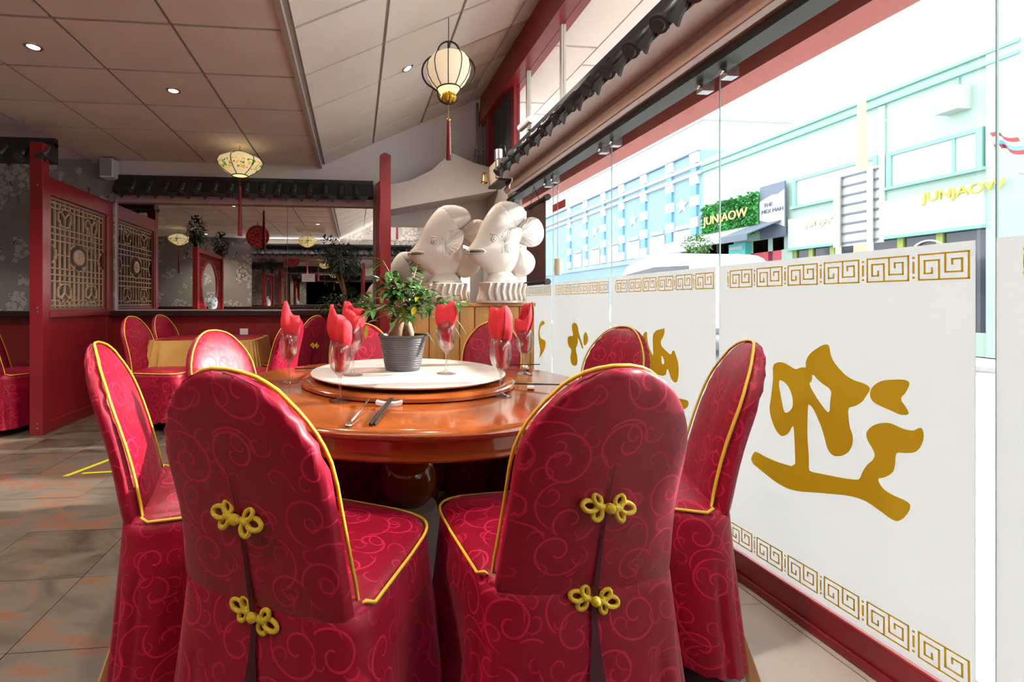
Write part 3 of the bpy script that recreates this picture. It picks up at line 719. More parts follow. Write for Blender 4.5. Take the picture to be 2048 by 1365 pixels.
# ------------------------------------------------------------------ wine glasses with napkins
def glass_mesh():
    out = [(0, .0), (.036, .0), (.0365, .0025), (.02, .006), (.008, .011), (.0048, .02), (.0042, .05), (.0045, .075), (.008, .088), (.018, .099), (.029, .115), (.0355, .138), (.037, .160), (.0345, .185), (.0305, .212)]
    inn = [(.0295, .212), (.0333, .185), (.0357, .160), (.0342, .138), (.028, .117), (.016, .102), (.004, .097), (0, .0965)]
    return mesh('wine_glass', MB().lathe([(r*1.12, z*1.03) for r, z in out+inn], 40), GLASS, True)
GM = glass_mesh()
def napkin(seed, h):
    """folded paper napkin: rolled cone inside the bowl opening into pointed leaves above"""
    r = random.Random(seed); b = MB(); N = 36; rows = [.108, .125, .15, .18, .205, .225, .245, .27, .295, .32]
    tw = r.uniform(0, 6); tip = r.uniform(.9, 1.15)
    for side in range(2):
        for i, z in enumerate(rows):
            u = i/(len(rows)-1)
            base = .015+.009*min(1, u*2) if z < .2 else .025+.021*math.sin(min(1, (z-.2)/.09)*PI*.62)
            for k in range(N+1):
                a = 2*PI*k/N*1.12
                fold = .18*math.cos(3*a+tw)+.10*math.cos(5*a-tw*2)
                rr = base*(1+fold*(.4+.9*u))*(1-.12*k/N)
                peak = .66+.34*math.cos(a-tw)+.12*math.cos(3*a+tw)
                top = .215+(h-.215)*max(.35, min(1.0, peak))*tip
                zz = .108+(z-.108)/(.32-.108)*(top-.108)
                close = 1-.55*max(0, (zz-.245)/(h-.2))*max(0, math.cos(a-tw))
                rr *= max(.12, close)
                rr -= .0008*side
                b.v.append((rr*math.cos(a+u*.5), rr*math.sin(a+u*.5), zz))
    M = (N+1); R = len(rows)
    for s_ in range(2):
        for i in range(R-1):
            for k in range(N):
                q = (s_*R*M+i*M+k, s_*R*M+i*M+k+1, s_*R*M+(i+1)*M+k+1, s_*R*M+(i+1)*M+k)
                b.f.append(q if s_ == 0 else q[::-1])
    for k in range(N): b.f.append(((R-1)*M+k, (R-1)*M+k+1, R*M+(R-1)*M+k+1, R*M+(R-1)*M+k))
    return b
GP = [
 (-.056, 1.689, ZT, 0.345, 1.3, 'front left, on the table before the lazy susan', 'nearest left'),
 (-.296, 2.114, ZT, 0.345, 2.1, 'leftmost, on the table left of the lazy susan', 'leftmost'),
 (-.011, 1.934, ZS, 0.300, .4, 'on the turntable just left of the potted plant', 'left of the plant'),
 (.382, 1.937, ZS, 0.300, 3.4, 'on the turntable right of the potted plant', 'right of the plant'),
 (.548, 1.721, ZT, 0.330, 4.4, 'front right, on the table before the lazy susan', 'front right'),
 (.835, 2.24, ZT, 0.370, 5.2, 'farthest right, near the window on the table', 'farthest right'),
]
for i, (x, y, z, h, a, l1, l2) in enumerate(GP):
    o = obj('wine_glass', GM, None, loc=(x, y, z+.001), rot=(0, 0, a)); tag(o, 'stemmed wine glass '+l1, 'wine glass', 'wine glasses on the round table')
    o = obj('napkin', napkin(i*5+3, h), NAPK, smooth=True, loc=(x, y, z), rot=(0, 0, a)); tag(o, 'folded red napkin in the wine glass '+l2, 'napkin', 'folded red napkins')
# chopsticks, spoons and rests
def stick(p, q, label, m, cat, name, r=.0042):
    p = Vector(p); q = Vector(q)
    o = obj(name, MB().tube([Vector((0, 0, 0)), (q-p)*.5, q-p], [r, r*.9, r*.6], 8), m, smooth=True, loc=p, sharp=50); return tag(o, label, cat)
def rest(x, y, rz, label):
    t_ = thing('chopstick_rest', label, 'chopstick rest', (x, y, ZT), rz)
    obj('rest_body', MB().prism(smooth_poly([(-.045, 0), (.045, 0), (.047, .02), (.03, .013), (.0, .011), (-.03, .013), (-.047, .02)], 2), lambda a, b, t: (a, t, b), -.014, .014), PORC, t_)
rest(.115, 1.600, -.15, 'white porcelain chopstick rest in front of the lazy susan')
stick((.041, 1.335, ZT+.006), (.150, 1.735, ZT+.024), 'dark chopstick, left one of the front pair', BLACK, 'chopstick', 'chopstick')
stick((.053, 1.332, ZT+.006), (.158, 1.733, ZT+.024), 'dark chopstick, right one of the front pair', BLACK, 'chopstick', 'chopstick')
sp = obj('spoon', MB().tube([(0, 0, .004), (.03, .12, .012), (.058, .235, .022)], [.0035, .003, .004], 8).ball((-.008, -.028, .004), .016, 12, (.8, 1.5, .25)), STEEL, smooth=True, loc=(-.012, 1.378, ZT+.001))
tag(sp, 'steel spoon left of the front chopsticks', 'spoon')
stick((.60, 2.56, ZT+.006), (1.02, 2.50, ZT+.012), 'dark chopstick at the window side of the table', BLACK, 'chopstick', 'chopstick')
rest(.90, 2.40, 1.3, 'white porcelain rest beside the farthest right wine glass')
rest(.72, 1.86, 1.2, 'white porcelain rest right of the front right wine glass')
stick((.62, 1.93, ZT+.012), (.86, 1.80, ZT+.024), 'dark chopstick lying over the rest at right of the table', BLACK, 'chopstick', 'chopstick')
stick((-.32, 2.50, ZT+.006), (.02, 2.52, ZT+.014), 'dark chopstick behind the leftmost wine glass', BLACK, 'chopstick', 'chopstick')

# ------------------------------------------------------------------ potted ficus
def leaf(b, base, d, L, W, droop=.2):
    d = Vector(d).normalized(); up = Vector((0, 0, 1)); s = d.cross(up)
    s = s.normalized() if s.length > .05 else Vector((1, 0, 0))
    n = s.cross(d); base = Vector(base); vs = []
    for i, (u, w_) in enumerate(((0, .06), (.25, .75), (.55, 1), (.82, .6), (1, .03))):
        p = base+d*L*u-up*droop*L*u*u
        vs += [p-s*W*w_/2+n*W*.12*w_, p, p+s*W*w_/2+n*W*.12*w_]
    fs = []
    for i in range(4):
        for j in range(2): fs.append((3*i+j, 3*i+j+1, 3*i+j+4, 3*i+j+3))
    b.add(vs, fs)
PX, PY = cr(.012, 2.09)
fp = thing('potted_ficus', 'ginseng ficus with fat trunk in a ribbed grey pot on the turntable', 'potted plant', (PX, PY, ZS))
prof = [(.0, .002), (.074, .0), (.078, .004)]
for i in range(14):
    z = .012+.01*i; r0 = .078+.028*(z/.155); prof += [(r0, z), (r0+.0016, z+.004), (r0, z+.008)]
prof += [(.108, .150), (.112, .153), (.112, .158), (.106, .158), (.100, .135), (0, .135)]
obj('pot', MB().lathe(prof, 64), POT, fp, True, sharp=60)
obj('soil', MB().lathe([(.099, .136), (.05, .140), (0, .142)], 32), SOIL, fp, True)
tr = MB().tube([(-.03, .0, .12), (-.028, 0, .16), (-.018, 0, .20), (-.004, 0, .235), (.008, 0, .27), (.01, 0, .30)], [.034, .038, .031, .02, .012, .009], 14)
tr.tube([(.025, -.005, .12), (.024, -.004, .165), (.018, 0, .20), (.01, 0, .23), (.006, 0, .26)], [.024, .028, .023, .014, .008], 12)
tr.tube([(-.055, .015, .12), (-.045, .01, .16), (-.02, .0, .20)], [.014, .018, .012], 10)
obj('trunk', tr, BARK, fp, True)
rr = random.Random(5); br = MB(); lv = MB(); ly = MB()
for i in range(36):
    a = rr.uniform(0, 2*PI); e = rr.uniform(-.15, 1.4); L = rr.uniform(.12, .235)
    if abs(math.cos(a)) > .5: L *= 1.25
    p0 = Vector((.008, 0, rr.uniform(.24, .30))); d = Vector((math.cos(a)*math.cos(e), math.sin(a)*math.cos(e), math.sin(e)*.9))
    p1 = p0+d*L*.55; p2 = p0+d*L+Vector((0, 0, -.03*math.cos(e)))
    br.tube([p0, p1, p2], [.0035, .0025, .0012], 5)
    for k in range(rr.randint(9, 13)):
        u = rr.uniform(.3, 1.02); p = p0.lerp(p1, u*2) if u < .5 else p1.lerp(p2, u*2-1)
        a2 = a+rr.uniform(-1.5, 1.5); e2 = rr.uniform(-.5, .8)
        leaf(lv if rr.random() > .05 else ly, p, (math.cos(a2)*math.cos(e2), math.sin(a2)*math.cos(e2), math.sin(e2)), rr.uniform(.045, .072), rr.uniform(.020, .028), rr.uniform(.1, .6))
for (dx, dz, L) in ((.20, .22, .08), (.16, .20, .075), (.13, .19, .07), (.09, .18, .07), (.225, .235, .075), (.175, .26, .07)):
    leaf(lv, (dx, -.04, dz), (.55, -.2, -.55), L, .02, .3)
br.tube([(.008, 0, .26), (.12, -.03, .25), (.24, -.05, .22)], [.003, .002, .001], 5)
leaf(ly, (-.16, -.03, .20), (-.1, -.1, -1), .05, .024); leaf(ly, (-.15, -.03, .215), (.5, -.1, .2), .04, .02); leaf(ly, (-.17, -.03, .2), (-.6, 0, .2), .04, .02)
br.tube([(.0, 0, .27), (-.08, -.01, .25), (-.17, -.03, .205)], [.003, .002, .001], 5)
obj('branches', br, BARK, fp, True); obj('foliage', lv, LEAF, fp)['kind'] = 'stuff'
obj('yellow_leaves', ly, LEAFY, fp)['label'] = 'yellowing leaves'

# ------------------------------------------------------------------ table with gold cloth by the mirror
gx, gy = cr(-1.92, 4.78)
gt = thing('square_dining_table', 'small table by the back wainscot under a gold cloth', 'table', (gx, gy, 0), rad(0))
obj('tabletop', MB().box(-.47, .47, -.35, .35, .73, .768), WOODD, gt)
for sx in (-1, 1):
    for sy in (-1, 1): obj('leg', MB().box(sx*.42-.025, sx*.42+.025, sy*.30-.025, sy*.30+.025, 0, .73), WOODD, gt)
def cloth(hw, hd, z, drop, fl, waves):
    b = MB(); N = 128; rows = [(0, 0), (.02, .01), (.35, .35), (.7, .7), (1, 1)]
    def pl(k, e):
        a = 2*PI*k/N; ca, sa = math.cos(a), math.sin(a)
        return (hw+e)*math.copysign(abs(ca)**.2, ca), (hd+e)*math.copysign(abs(sa)**.2, sa)
    for u, v in rows:
        for k in range(N):
            x, y = pl(k, .006+fl*v+.018*v*math.cos(waves*2*PI*k/N)); b.v.append((x, y, z-drop*u))
    b.f.append(tuple(range(N)))
    for i in range(4):
        for k in range(N): b.f.append(((i+1)*N+k, (i+1)*N+(k+1) % N, i*N+(k+1) % N, i*N+k))
    return b
tag(obj('tablecloth', cloth(.5, .38, .7715, .27, .03, 22), CLOTHG, smooth=True, loc=(gx, gy, 0), sharp=40), 'gold tablecloth hanging over the small back table', 'tablecloth')
tag(obj('table_topper', cloth(.44, .34, .7785, .004, .002, 5), mat('red table topper', (.38, .012, .03), .5), loc=(gx, gy, 0)), 'red overlay cloth on the gold tablecloth', 'tablecloth')

# ------------------------------------------------------------------ lattice partition
def lattice_mb(W, H, bw=.011, bt=.014):
    """fretwork in local y (0..W) and z (0..H), bars clipped out of the voids"""
    voids = [(.5, .5, .17, .135), (.25, .86, .11, .085), (.75, .86, .11, .085), (.25, .14, .11, .085), (.75, .14, .11, .085), (0, .5, .10, .085), (1, .5, .10, .085)]
    def inside(y, z): return any(abs(y-a)/p+abs(z-b)/q < 1.18 and abs(y-a) < p and abs(z-b) < q for a, b, p, q in voids)
    b = MB(); n = 60
    def run(f, *a):
        st = None
        for i in range(n+1):
            y, z = f(i/n)
            ok = not inside(y, z) and i < n
            if ok and st is None: st = (y, z)
            if not ok and st is not None:
                b.bar((0, st[0]*W, st[1]*H), (0, y*W, z*H), bw, bt, (1, 0, 0)); st = None
    for i in range(13): run(lambda u, y=i/12: (y, u))
    for z in (.02, .07, .25, .31, .37, .5, .63, .69, .75, .93, .98): run(lambda u, z=z: (u, z))
    for a, c, p, q in voids:
        k = .45; poly = [(a-p, c-q*k), (a-p*k, c-q), (a+p*k, c-q), (a+p, c-q*k), (a+p, c+q*k), (a+p*k, c+q), (a-p*k, c+q), (a-p, c+q*k)]
        for i in range(8):
            (y0, z0), (y1, z1) = poly[i], poly[(i+1) % 8]
            if min(y0, y1) < -.001 or max(y0, y1) > 1.001: continue
            b.bar((0, y0*W, z0*H), (0, y1*W, z1*H), bw, bt, (1, 0, 0))
        if .1 < a < .9 and abs(c-.5) > .1:
            s = 1 if c > .5 else -1
            b.bar((0, a*W, (c-s*q)*H), (0, a*W, (c)*H), bw, bt, (1, 0, 0))
            for d in (-1, 1): b.bar((0, a*W, c*H), (0, (a+d*p*.7)*W, (c+s*q*.75)*H), bw, bt, (1, 0, 0))
    return b
PXX = -2.65
pt = thing('lattice_partition', 'red partition with wooden fretwork panel and carved rosette beside the mirror', 'partition', (PXX, 4.224, 0))
post = obj('post', MB().box(-.105, 0, 0, .086, 0, 2.50), RED, pt, bevel=.004)
bm_ = mesh('bolt', MB().lathe([(.007, 0), (.007, .003), (.004, .005)], 10), STEEL)
for z in (2.13, 1.085, 1.055, .10, .06): obj('bolt', bm_, None, post, loc=(-.04, -.0005, z), rot=(PI/2, 0, 0))
obj('top_rail', MB().box(-.075, -.005, .086, 1.17, 2.075, 2.23), RED, pt, bevel=.004)
obj('bottom_rail', MB().box(-.085, .012, .086, 1.17, 1.0, 1.055), RED, pt, bevel=.004)
obj('far_stile', MB().box(-.075, -.005, 1.04, 1.17, 0, 2.075), RED, pt, bevel=.004)
obj('near_stile', MB().box(-.072, -.008, .086, .12, .1, 2.075), RED, pt)
obj('lower_panel', MB().box(-.06, -.014, .12, 1.04, .10, 1.0), RED, pt)
obj('base_moulding', MB().box(-.075, -.002, .086, 1.15, 0, .10), RED, pt, bevel=.004)
FRW = mat('brown fretwork wood', (.52, .33, .20), .4)
ww, hh = .90, .985
fr = obj('inner_frame', MB().box(-.05, -.02, .125, .145, 1.06, 2.07).box(-.05, -.02, 1.015, 1.035, 1.06, 2.07).box(-.05, -.02, .145, 1.015, 1.06, 1.085).box(-.05, -.02, .145, 1.015, 2.045, 2.07), mat('mahogany strip', (.22, .06, .03), .35), pt)
obj('lattice', lattice_mb(.87, .96), FRW, pt, loc=(-.035, .145, 1.085))
ro = MB().lathe([(0, .020), (.05, .020), (.062, .026), (.072, .024), (.078, .014), (.078, 0)], 40)
for k in range(8): ro.ball((.033*math.cos(k*PI/4), .033*math.sin(k*PI/4), .02), .013, 8, (1, 1, .5))
ro.ball((0, 0, .02), .018, 10, (1, 1, .5))
o = obj('rosette', ro, mat('pale carved wood', (.55, .36, .25), .5), pt, True, loc=(-.04, .145+.87*.5, 1.085+.96*.5), rot=(0, PI/2, 0), sharp=50); o['label'] = 'pale carved round rosette'
# pointed red posts
def pointed_post(label, x, y, w_, h):
    b = MB().box(-w_/2, w_/2, -w_/2, w_/2, 0, h-.045)
    b.add([(-w_/2, -w_/2, h-.045), (w_/2, -w_/2, h-.045), (w_/2, w_/2, h-.045), (-w_/2, w_/2, h-.045), (0, 0, h)], [(0, 1, 4), (1, 2, 4), (2, 3, 4), (3, 0, 4)])
    return tag(obj('pointed_post', b, RED, loc=(x, y, 0), bevel=.002), label, 'post')
pointed_post('tall red post with pyramid tip in front of the mirror end', .292, 4.62, .107, 2.63)
pointed_post('shorter red post with pyramid tip at the valance end', .272, 5.30, .085, 2.52)
# moon-gate screen along the same line, seen in the mirror
mg = thing('moon_gate_screen', 'carved red screen with oval moon opening reflected in the mirror', 'screen', (-2.65, 1.14, 0))
obj('half_wall', MB().box(-.06, .0, 0, 1.54, 0, .96), RED, mg)
for y in (0, 1.46): obj('post', MB().box(-.075, .01, y, y+.08, .96, 2.07), REDD, mg)
obj('top_rail', MB().box(-.07, 0, .08, 1.46, 1.99, 2.06), REDD, mg)
b = MB(); cy, cz, R0 = .77, 1.42, .46
for i in range(1, 23):
    y = .08+1.38*i/23
    d = abs(y-cy)
    if d < R0:
        h = math.sqrt(R0*R0-d*d)
        if cz-h > .97: b.box(-.04, -.025, y-.008, y+.008, .96, cz-h)
        b.box(-.04, -.025, y-.008, y+.008, cz+h, 1.99)
    else: b.box(-.04, -.025, y-.008, y+.008, .96, 1.99)
for z in (1.1, 1.25, 1.42, 1.6, 1.75, 1.9):
    h = math.sqrt(max(0, R0*R0-(z-cz)**2)); b.box(-.04, -.025, .08, cy-h, z-.007, z+.007).box(-.04, -.025, cy+h, 1.46, z-.007, z+.007)
obj('slats', b, REDD, mg)
obj('moon_ring', MB().tube([(-.033, cy+R0*math.cos(a*PI/24), cz+R0*math.sin(a*PI/24)) for a in range(48)], .024, 8, closed=True), RED, mg, True)
vz = obj('vase', MB().lathe([(0, 0), (.055, 0), (.06, .02), (.085, .10), (.10, .18), (.085, .25), (.04, .29), (.035, .34), (.05, .37), (.046, .37), (.03, .34), (.03, .3)], 32), mat('blue and white porcelain', (.45, .52, .62), .15, noise=(22, .8)), smooth=True, loc=(-2.68, 1.75, .962))
tag(vz, 'blue and white vase in the moon opening of the reflected screen', 'vase')
def bush(b, c, r, n, seed, L=.05, W=.025, sc=(1, 1, 1)):
    q = random.Random(seed)
    for i in range(n):
        a = q.uniform(0, 2*PI); z = q.uniform(-1, 1); k = r*q.uniform(.35, 1)**.7; s = math.sqrt(1-z*z)
        d = Vector((math.cos(a)*s, math.sin(a)*s, z))
        leaf(b, (c[0]+d.x*k*sc[0], c[1]+d.y*k*sc[1], c[2]+d.z*k*sc[2]), d+Vector((q.uniform(-.6, .6), q.uniform(-.6, .6), q.uniform(-.6, .4))), L*q.uniform(.7, 1.2), W, .3)
for i, (y, hgt) in enumerate(((2.62, .52), (1.18, .40))):
    tt = thing('ivy_planter', 'leafy artificial ivy on the %s post of the reflected screen' % ('nearer' if i else 'farther'), 'plant', (-2.68, y, 2.07))
    obj('pot', MB().lathe([(0, 0), (.045, 0), (.055, .08), (0, .08)], 20), WOODD, tt, True, sharp=40)
    b = MB(); bush(b, (0, 0, .10+hgt*.35), .19, 320, i+40, .065, .035, (.7, .8, 1.25)); obj('foliage', b, LEAFD, tt)['kind'] = 'stuff'
# artificial tree before the mirror
tt = thing('artificial_tree', 'small artificial tree with twisted trunk in front of the mirror', 'plant', (-.14, 5.02, 0))
obj('pot', MB().lathe([(0, 0), (.11, 0), (.14, .24), (.13, .24), (.12, .2), (0, .2)], 28), POT, tt, True, sharp=40)
obj('trunk', MB().tube([(0, 0, .18), (.02, 0, .6), (.03, 0, 1.0), (.02, 0, 1.25), (-.02, 0, 1.45), (-.01, 0, 1.6)], [.03, .026, .024, .02, .016, .01], 10).tube([(.02, 0, 1.2), (-.05, 0, 1.4), (-.09, 0, 1.52)], [.014, .011, .007], 8), BARKD, tt, True)
b = MB(); bush(b, (0, -.02, 1.60), .19, 380, 3, .055, .024, (1.1, .8, .85)); bush(b, (-.16, 0, 1.74), .10, 90, 4, .05, .022)
bush(b, (.0, -.05, 1.10), .20, 330, 6, .05, .022, (1.5, .7, .6)); obj('foliage', b, LEAFD, tt)['kind'] = 'stuff'
# ------------------------------------------------------------------ pine cabinet and ceramic fish
cx0, cx1, cyf, cyb, czt = .43, 1.36, 3.45, 3.92, 1.13
cb = thing('pine_cabinet', 'pine plank cabinet carrying the two ceramic fish', 'cabinet', ((cx0+cx1)/2, (cyf+cyb)/2, 0)); W2, D2 = (cx1-cx0)/2, (cyb-cyf)/2
obj('carcass', MB().box(-W2+.01, W2-.01, -D2+.02, D2, .0, czt-.03), PINE, cb)
obj('top_board', MB().box(-W2-.012, W2+.012, -D2-.012, D2, czt-.028, czt), PINE, cb, bevel=.005)
pm = mesh('plank', MB().box(-.0535, .0535, 0, .016, .06, czt-.03), PINE)
for i in range(8): obj('plank', pm, None, cb, loc=(-W2+.06+.1165*i, -D2+.004, 0), bevel=.003)
obj('corner_post', MB().box(W2-.025, W2, -D2-.004, -D2+.03, 0, czt-.03), PINE, cb)
obj('plinth', MB().box(-W2, W2, -D2-.004, D2, 0, .06), PINE, cb)
obj('knob', MB().ball((0, 0, 0), .012, 12).tube([(0, .02, 0), (0, 0, 0)], .006, 8), BRASS, cb, True, loc=(.13, -D2-.014, 1.03))
FK = .000690
def fpts(l): return [((x-1270)*FK, (1285-y)*FK) for x, y in l]
def make_fish(label, x, y, rz):
    t = thing('ceramic_fish', label, 'figurine', (x, y, czt), rz)
    F = lambda a, b_, t_: (a, t_, b_)
    body = smooth_poly(fpts([(838, 742), (850, 705), (905, 640), (960, 555), (1010, 440), (1070, 335), (1130, 250), (1200, 180), (1280, 160), (1350, 200), (1400, 280), (1435, 400), (1470, 520), (1490, 640), (1490, 760), (1470, 860), (1400, 950), (1310, 1000), (1220, 1005), (1130, 975), (1050, 915), (960, 860), (880, 800)]))
    bo = obj('body', MB().inflate(body, ((1230-1270)*FK, (1285-620)*FK), .078, F, 10), CERA, t, True)
    obj('dorsal_fin', MB().inflate(smooth_poly(fpts([(1200, 178), (1300, 145), (1440, 152), (1540, 195), (1585, 260), (1578, 320), (1520, 385), (1430, 450), (1330, 420), (1260, 300)])), ((1340-1270)*FK, (1285-320)*FK), .05, F, 7), CERA, t, True)
    tail = smooth_poly(fpts([(1400, 470), (1450, 440), (1520, 370), (1600, 315), (1690, 300), (1770, 335), (1820, 420), (1828, 510), (1790, 590), (1720, 640), (1640, 652), (1560, 630), (1480, 600), (1400, 560)]))
    obj('tail_fin', MB().inflate(tail, ((1450-1270)*FK, (1285-520)*FK), .04, F, 9, ridge=.008, nr=20), CERA, t, True)
    obj('anal_fin', MB().inflate(smooth_poly(fpts([(1450, 640), (1510, 650), (1600, 682), (1680, 740), (1712, 815), (1690, 900), (1620, 968), (1510, 1003), (1400, 960), (1380, 800)])), ((1530-1270)*FK, (1285-830)*FK), .05, F, 7), CERA, t, True)
    obj('pectoral_fin', MB().inflate(smooth_poly(fpts([(1195, 575), (1260, 500), (1340, 455), (1440, 445), (1470, 500), (1440, 620), (1360, 720), (1250, 760), (1215, 660)])), ((1240-1270)*FK, (1285-640)*FK), .03, lambda a, b_, t_: (a, t_*.3-.074, b_), 9, ridge=.024, nr=16), CERA, t, True)
    ex, ez = (1112-1270)*FK, (1285-595)*FK
    for s in (-1, 1):
        e = obj('eye', MB().lathe([(.024, 0), (.023, .009), (.018, .012), (.015, .007)], 20, closed=False)  .ball((0, 0, .004), .013, 10), CERA, t, True, loc=(ex, s*.072, ez), rot=(-s*PI/2, 0, 0))
    mz = (1285-735)*FK
    lips = MB()
    for s in (-1, 1): lips.tube([((845-1270)*FK, -.03, mz+s*.008), ((838-1270)*FK, 0, mz+s*.009), ((845-1270)*FK, .03, mz+s*.008)], [.006, .009, .006], 10)
    lips.tube([((858-1270)*FK, -.028, mz+.013), ((930-1270)*FK, -.052, mz+.019), ((985-1270)*FK, -.067, mz+.014), ((1008-1270)*FK, -.071, mz+.001), ((985-1270)*FK, -.066, mz-.012), ((930-1270)*FK, -.050, mz-.015), ((862-1270)*FK, -.028, mz-.010)], [.006, .007, .007, .007, .007, .007, .006], 8)
    obj('mouth_slit', MB().tube([((836-1270)*FK, -.012, mz), ((880-1270)*FK, -.040, mz+.002), ((930-1270)*FK, -.056, mz+.002), ((970-1270)*FK, -.065, mz+.001)], [.004, .0065, .006, .003], 8), mat('shadowed glaze', (.06, .045, .035), .5), t, True)
    obj('lips', lips, CERA, t, True)
    gl = MB(); gl.tube([((x_-1270)*FK, -.006-.074*q_, (1285-y_)*FK) for x_, y_, q_ in ((1070, 540, .85), (1140, 545, .93), (1200, 600, 1.0), (1215, 690, .99), (1205, 745, .95))], .005, 7)
    gl.tube([((x_-1270)*FK, -.006-.074*q_, (1285-y_)*FK) for x_, y_, q_ in ((1195, 575, .99), (1230, 520, .97), (1300, 465, .93), (1400, 445, .80))], .005, 7)
    obj('gill_line', gl, CERA, t, True)
    ped = MB().lathe([(0, 0), (.205, 0), (.21, .012), (.205, .03), (.19, .08), (.185, .13), (.195, .150), (.18, .156), (0, .156)], 40)
    ped.v = [(x_*1.0, y_*.55, z_) for x_, y_, z_ in ped.v]
    p = obj('pedestal', ped, CERA, t, True, sharp=60)
    fl = MB()
    for k in range(7):
        u = -.15+.05*k; fl.tube([(u, -.115*math.sqrt(max(.1, 1-(u/.21)**2)), .02), (u-.008, -.112*math.sqrt(max(.1, 1-(u/.21)**2)), .08), (u+.012, -.11*math.sqrt(max(.1, 1-(u/.21)**2)), .145)], [.014, .012, .014], 8)
    obj('coral_flutes', fl, CERA, p, True)
    obj('stem', MB().lathe([(.15, .15), (.135, .18), (.11, .21), (.09, .235)], 32), CERA, p, True).scale = (1, .5, 1)
    return t
fx, fy = cr((1003-800)/930*3.58, 3.58)
f1 = make_fish('cream ceramic fish at the window side, brightly lit, mouth over its neighbour', fx, fy, -TH+.33)
fx2, fy2 = cr((890-800)/930*3.72, 3.72)
dup(f1, (fx2, fy2, czt), -TH+.20, 'cream ceramic fish at left, in shade behind the potted plant')['group'] = 'ceramic fish on the cabinet'
f1['group'] = 'ceramic fish on the cabinet'
# ------------------------------------------------------------------ plastered hood, pipes, header equipment
hd = MB().prism([(.36, 2.13), (.36, 2.40), (.58, 2.45), (.82, 2.57), (.96, 2.70), (1.05, 2.765), (1.14, 2.72), (1.30, 2.66), (1.54, 2.60), (1.54, 2.36)], lambda a, b_, t_: (a, t_, b_), 4.98, 5.39)
tag(obj('fabric_hood', hd, mat('off white canvas', (.66, .60, .57), .85, noise=(2, .05)), bevel=.006), 'off-white peaked canvas hood above the fish', 'canopy')
pp = MB()
pt_ = thing('wall_pipes', 'grey vertical pipes in the back right corner under the sloping ceiling', 'pipes', (1.42, 5.34, 2.45))
for k in range(3): obj('pipe', MB().tube([(.045*k, 0, 0), (.045*k, 0, 1.02)], .015, 10), GREYM, pt_, True)
obj('bracket', MB().box(-.03, .12, -.02, .02, .40, .43), GREYM, pt_); obj('bracket', MB().box(-.03, .12, -.02, .02, .46, .48), GREYM, pt_)
dv = thing('door_operator', 'grey metal door operator box with cylinder at the valance end', 'motor', (1.33, 4.30, 2.25))
obj('housing', MB().box(-.02, .10, -.14, .18, .02, .22), mat('tan enamel', (.50, .41, .33), .45), dv, bevel=.006)
obj('base_plate', MB().box(-.03, .10, -.16, .18, 0, .02), BLKM, dv)
obj('cylinder', MB().tube([(-.02, -.12, .03), (-.02, -.12, .20), (-.02, -.12, .201), (-.02, -.12, .29)], [.028, .028, .036, .036], 20), STEEL, dv, True, sharp=40)
obj('cable', MB().tube([(-.02, -.12, .29), (.0, -.14, .33), (.03, -.15, .32), (.05, -.12, .22)], .006, 6), BLACK, dv, True)
o = obj('bell', MB().lathe([(0, .10), (.018, .098), (.024, .06), (.028, .02), (.036, 0), (.03, 0), (.02, .05), (0, .08)], 24).tube([(0, 0, .095), (0, 0, .12), (.03, 0, .125), (.062, 0, .12)], .004, 6), BRASS, smooth=True, loc=(1.25, 4.44, 2.30)); tag(o, 'small brass bell under the door operator box', 'bell')
o = thing('security_camera', 'small white security camera on the tiled valance', 'camera', (1.36, 3.56, 2.55))
obj('body', MB().tube([(-.03, .10, -.005), (0, -.06, .01)], .03, 16), mat('white plastic', (.75, .74, .72), .4), o, True, sharp=40)
obj('lens', MB().tube([(-.032, .108, -.006), (-.03, .098, -.005)], .02, 16), BLACK, o); obj('mount', MB().box(-.012, .012, -.03, 0, -.06, -.01), GREYM, o)
o = thing('hanging_scroll', 'dark brown hanging scroll with black rollers by the glass front', 'scroll', (1.535, 3.85, 1.30))
obj('sheet', MB().box(-.004, .004, -.20, .21, 0, .68), mat('dark brown paper', (.055, .022, .018), .7), o)
for z in (0, .68): obj('roller', MB().tube([(0, -.25, z), (0, -.20, z), (0, -.199, z), (0, .25, z)], [.026, .026, .020, .020], 14), BLACK, o, True, sharp=40)
obj('cord', MB().tube([(0, -.08, .69), (-.01, .02, .83), (0, .12, .69)], .003, 5), BLKM, o)
o = obj('red_sticker', MB().box(1.5738, 1.5745, 3.37, 3.60, 1.855, 1.915), RED, panes[3]); o['label'] = 'red door sticker'
o = thing('pull_cord', 'thin pull cord with beige weight hanging before the glass', 'cord', (1.555, 3.46, 1.34))
obj('weight', MB().lathe([(0, 0), (.022, .005), (.03, .03), (.026, .12), (.03, .13), (0, .135)], 16), mat('beige plastic', (.65, .58, .40), .5), o, True, sharp=40)
obj('cord', MB().tube([(0, 0, .13), (0, 0, .80)], .0035, 6), GREYM, o)
o = thing('wall_speaker', 'white loudspeaker in the corner above the red partition', 'loudspeaker', (-2.65, 5.30, 2.47))
obj('cabinet', MB().box(-.07, .07, -.07, .08, 0, .21), mat('white plastic', (.75, .74, .72), .4), o, bevel=.015); obj('grille', MB().box(-.058, .058, -.075, -.07, .015, .195), mat('grey grille', (.35, .35, .34), .7, bump=(400, .5)), o)
o = obj('paper_notice', MB().box(-.073, .073, -.001, 0, -.045, .045), mat('white paper', (.82, .82, .80), .8), loc=(-.537, YB-.012, 1.416)); tag(o, 'small white paper notice on the mirror', 'notice')
for k in range(3): obj('text_line', MB().box(-.05, .05-.02*k, -.0015, -.001, .02-.02*k, .024-.02*k), GREYM, o)
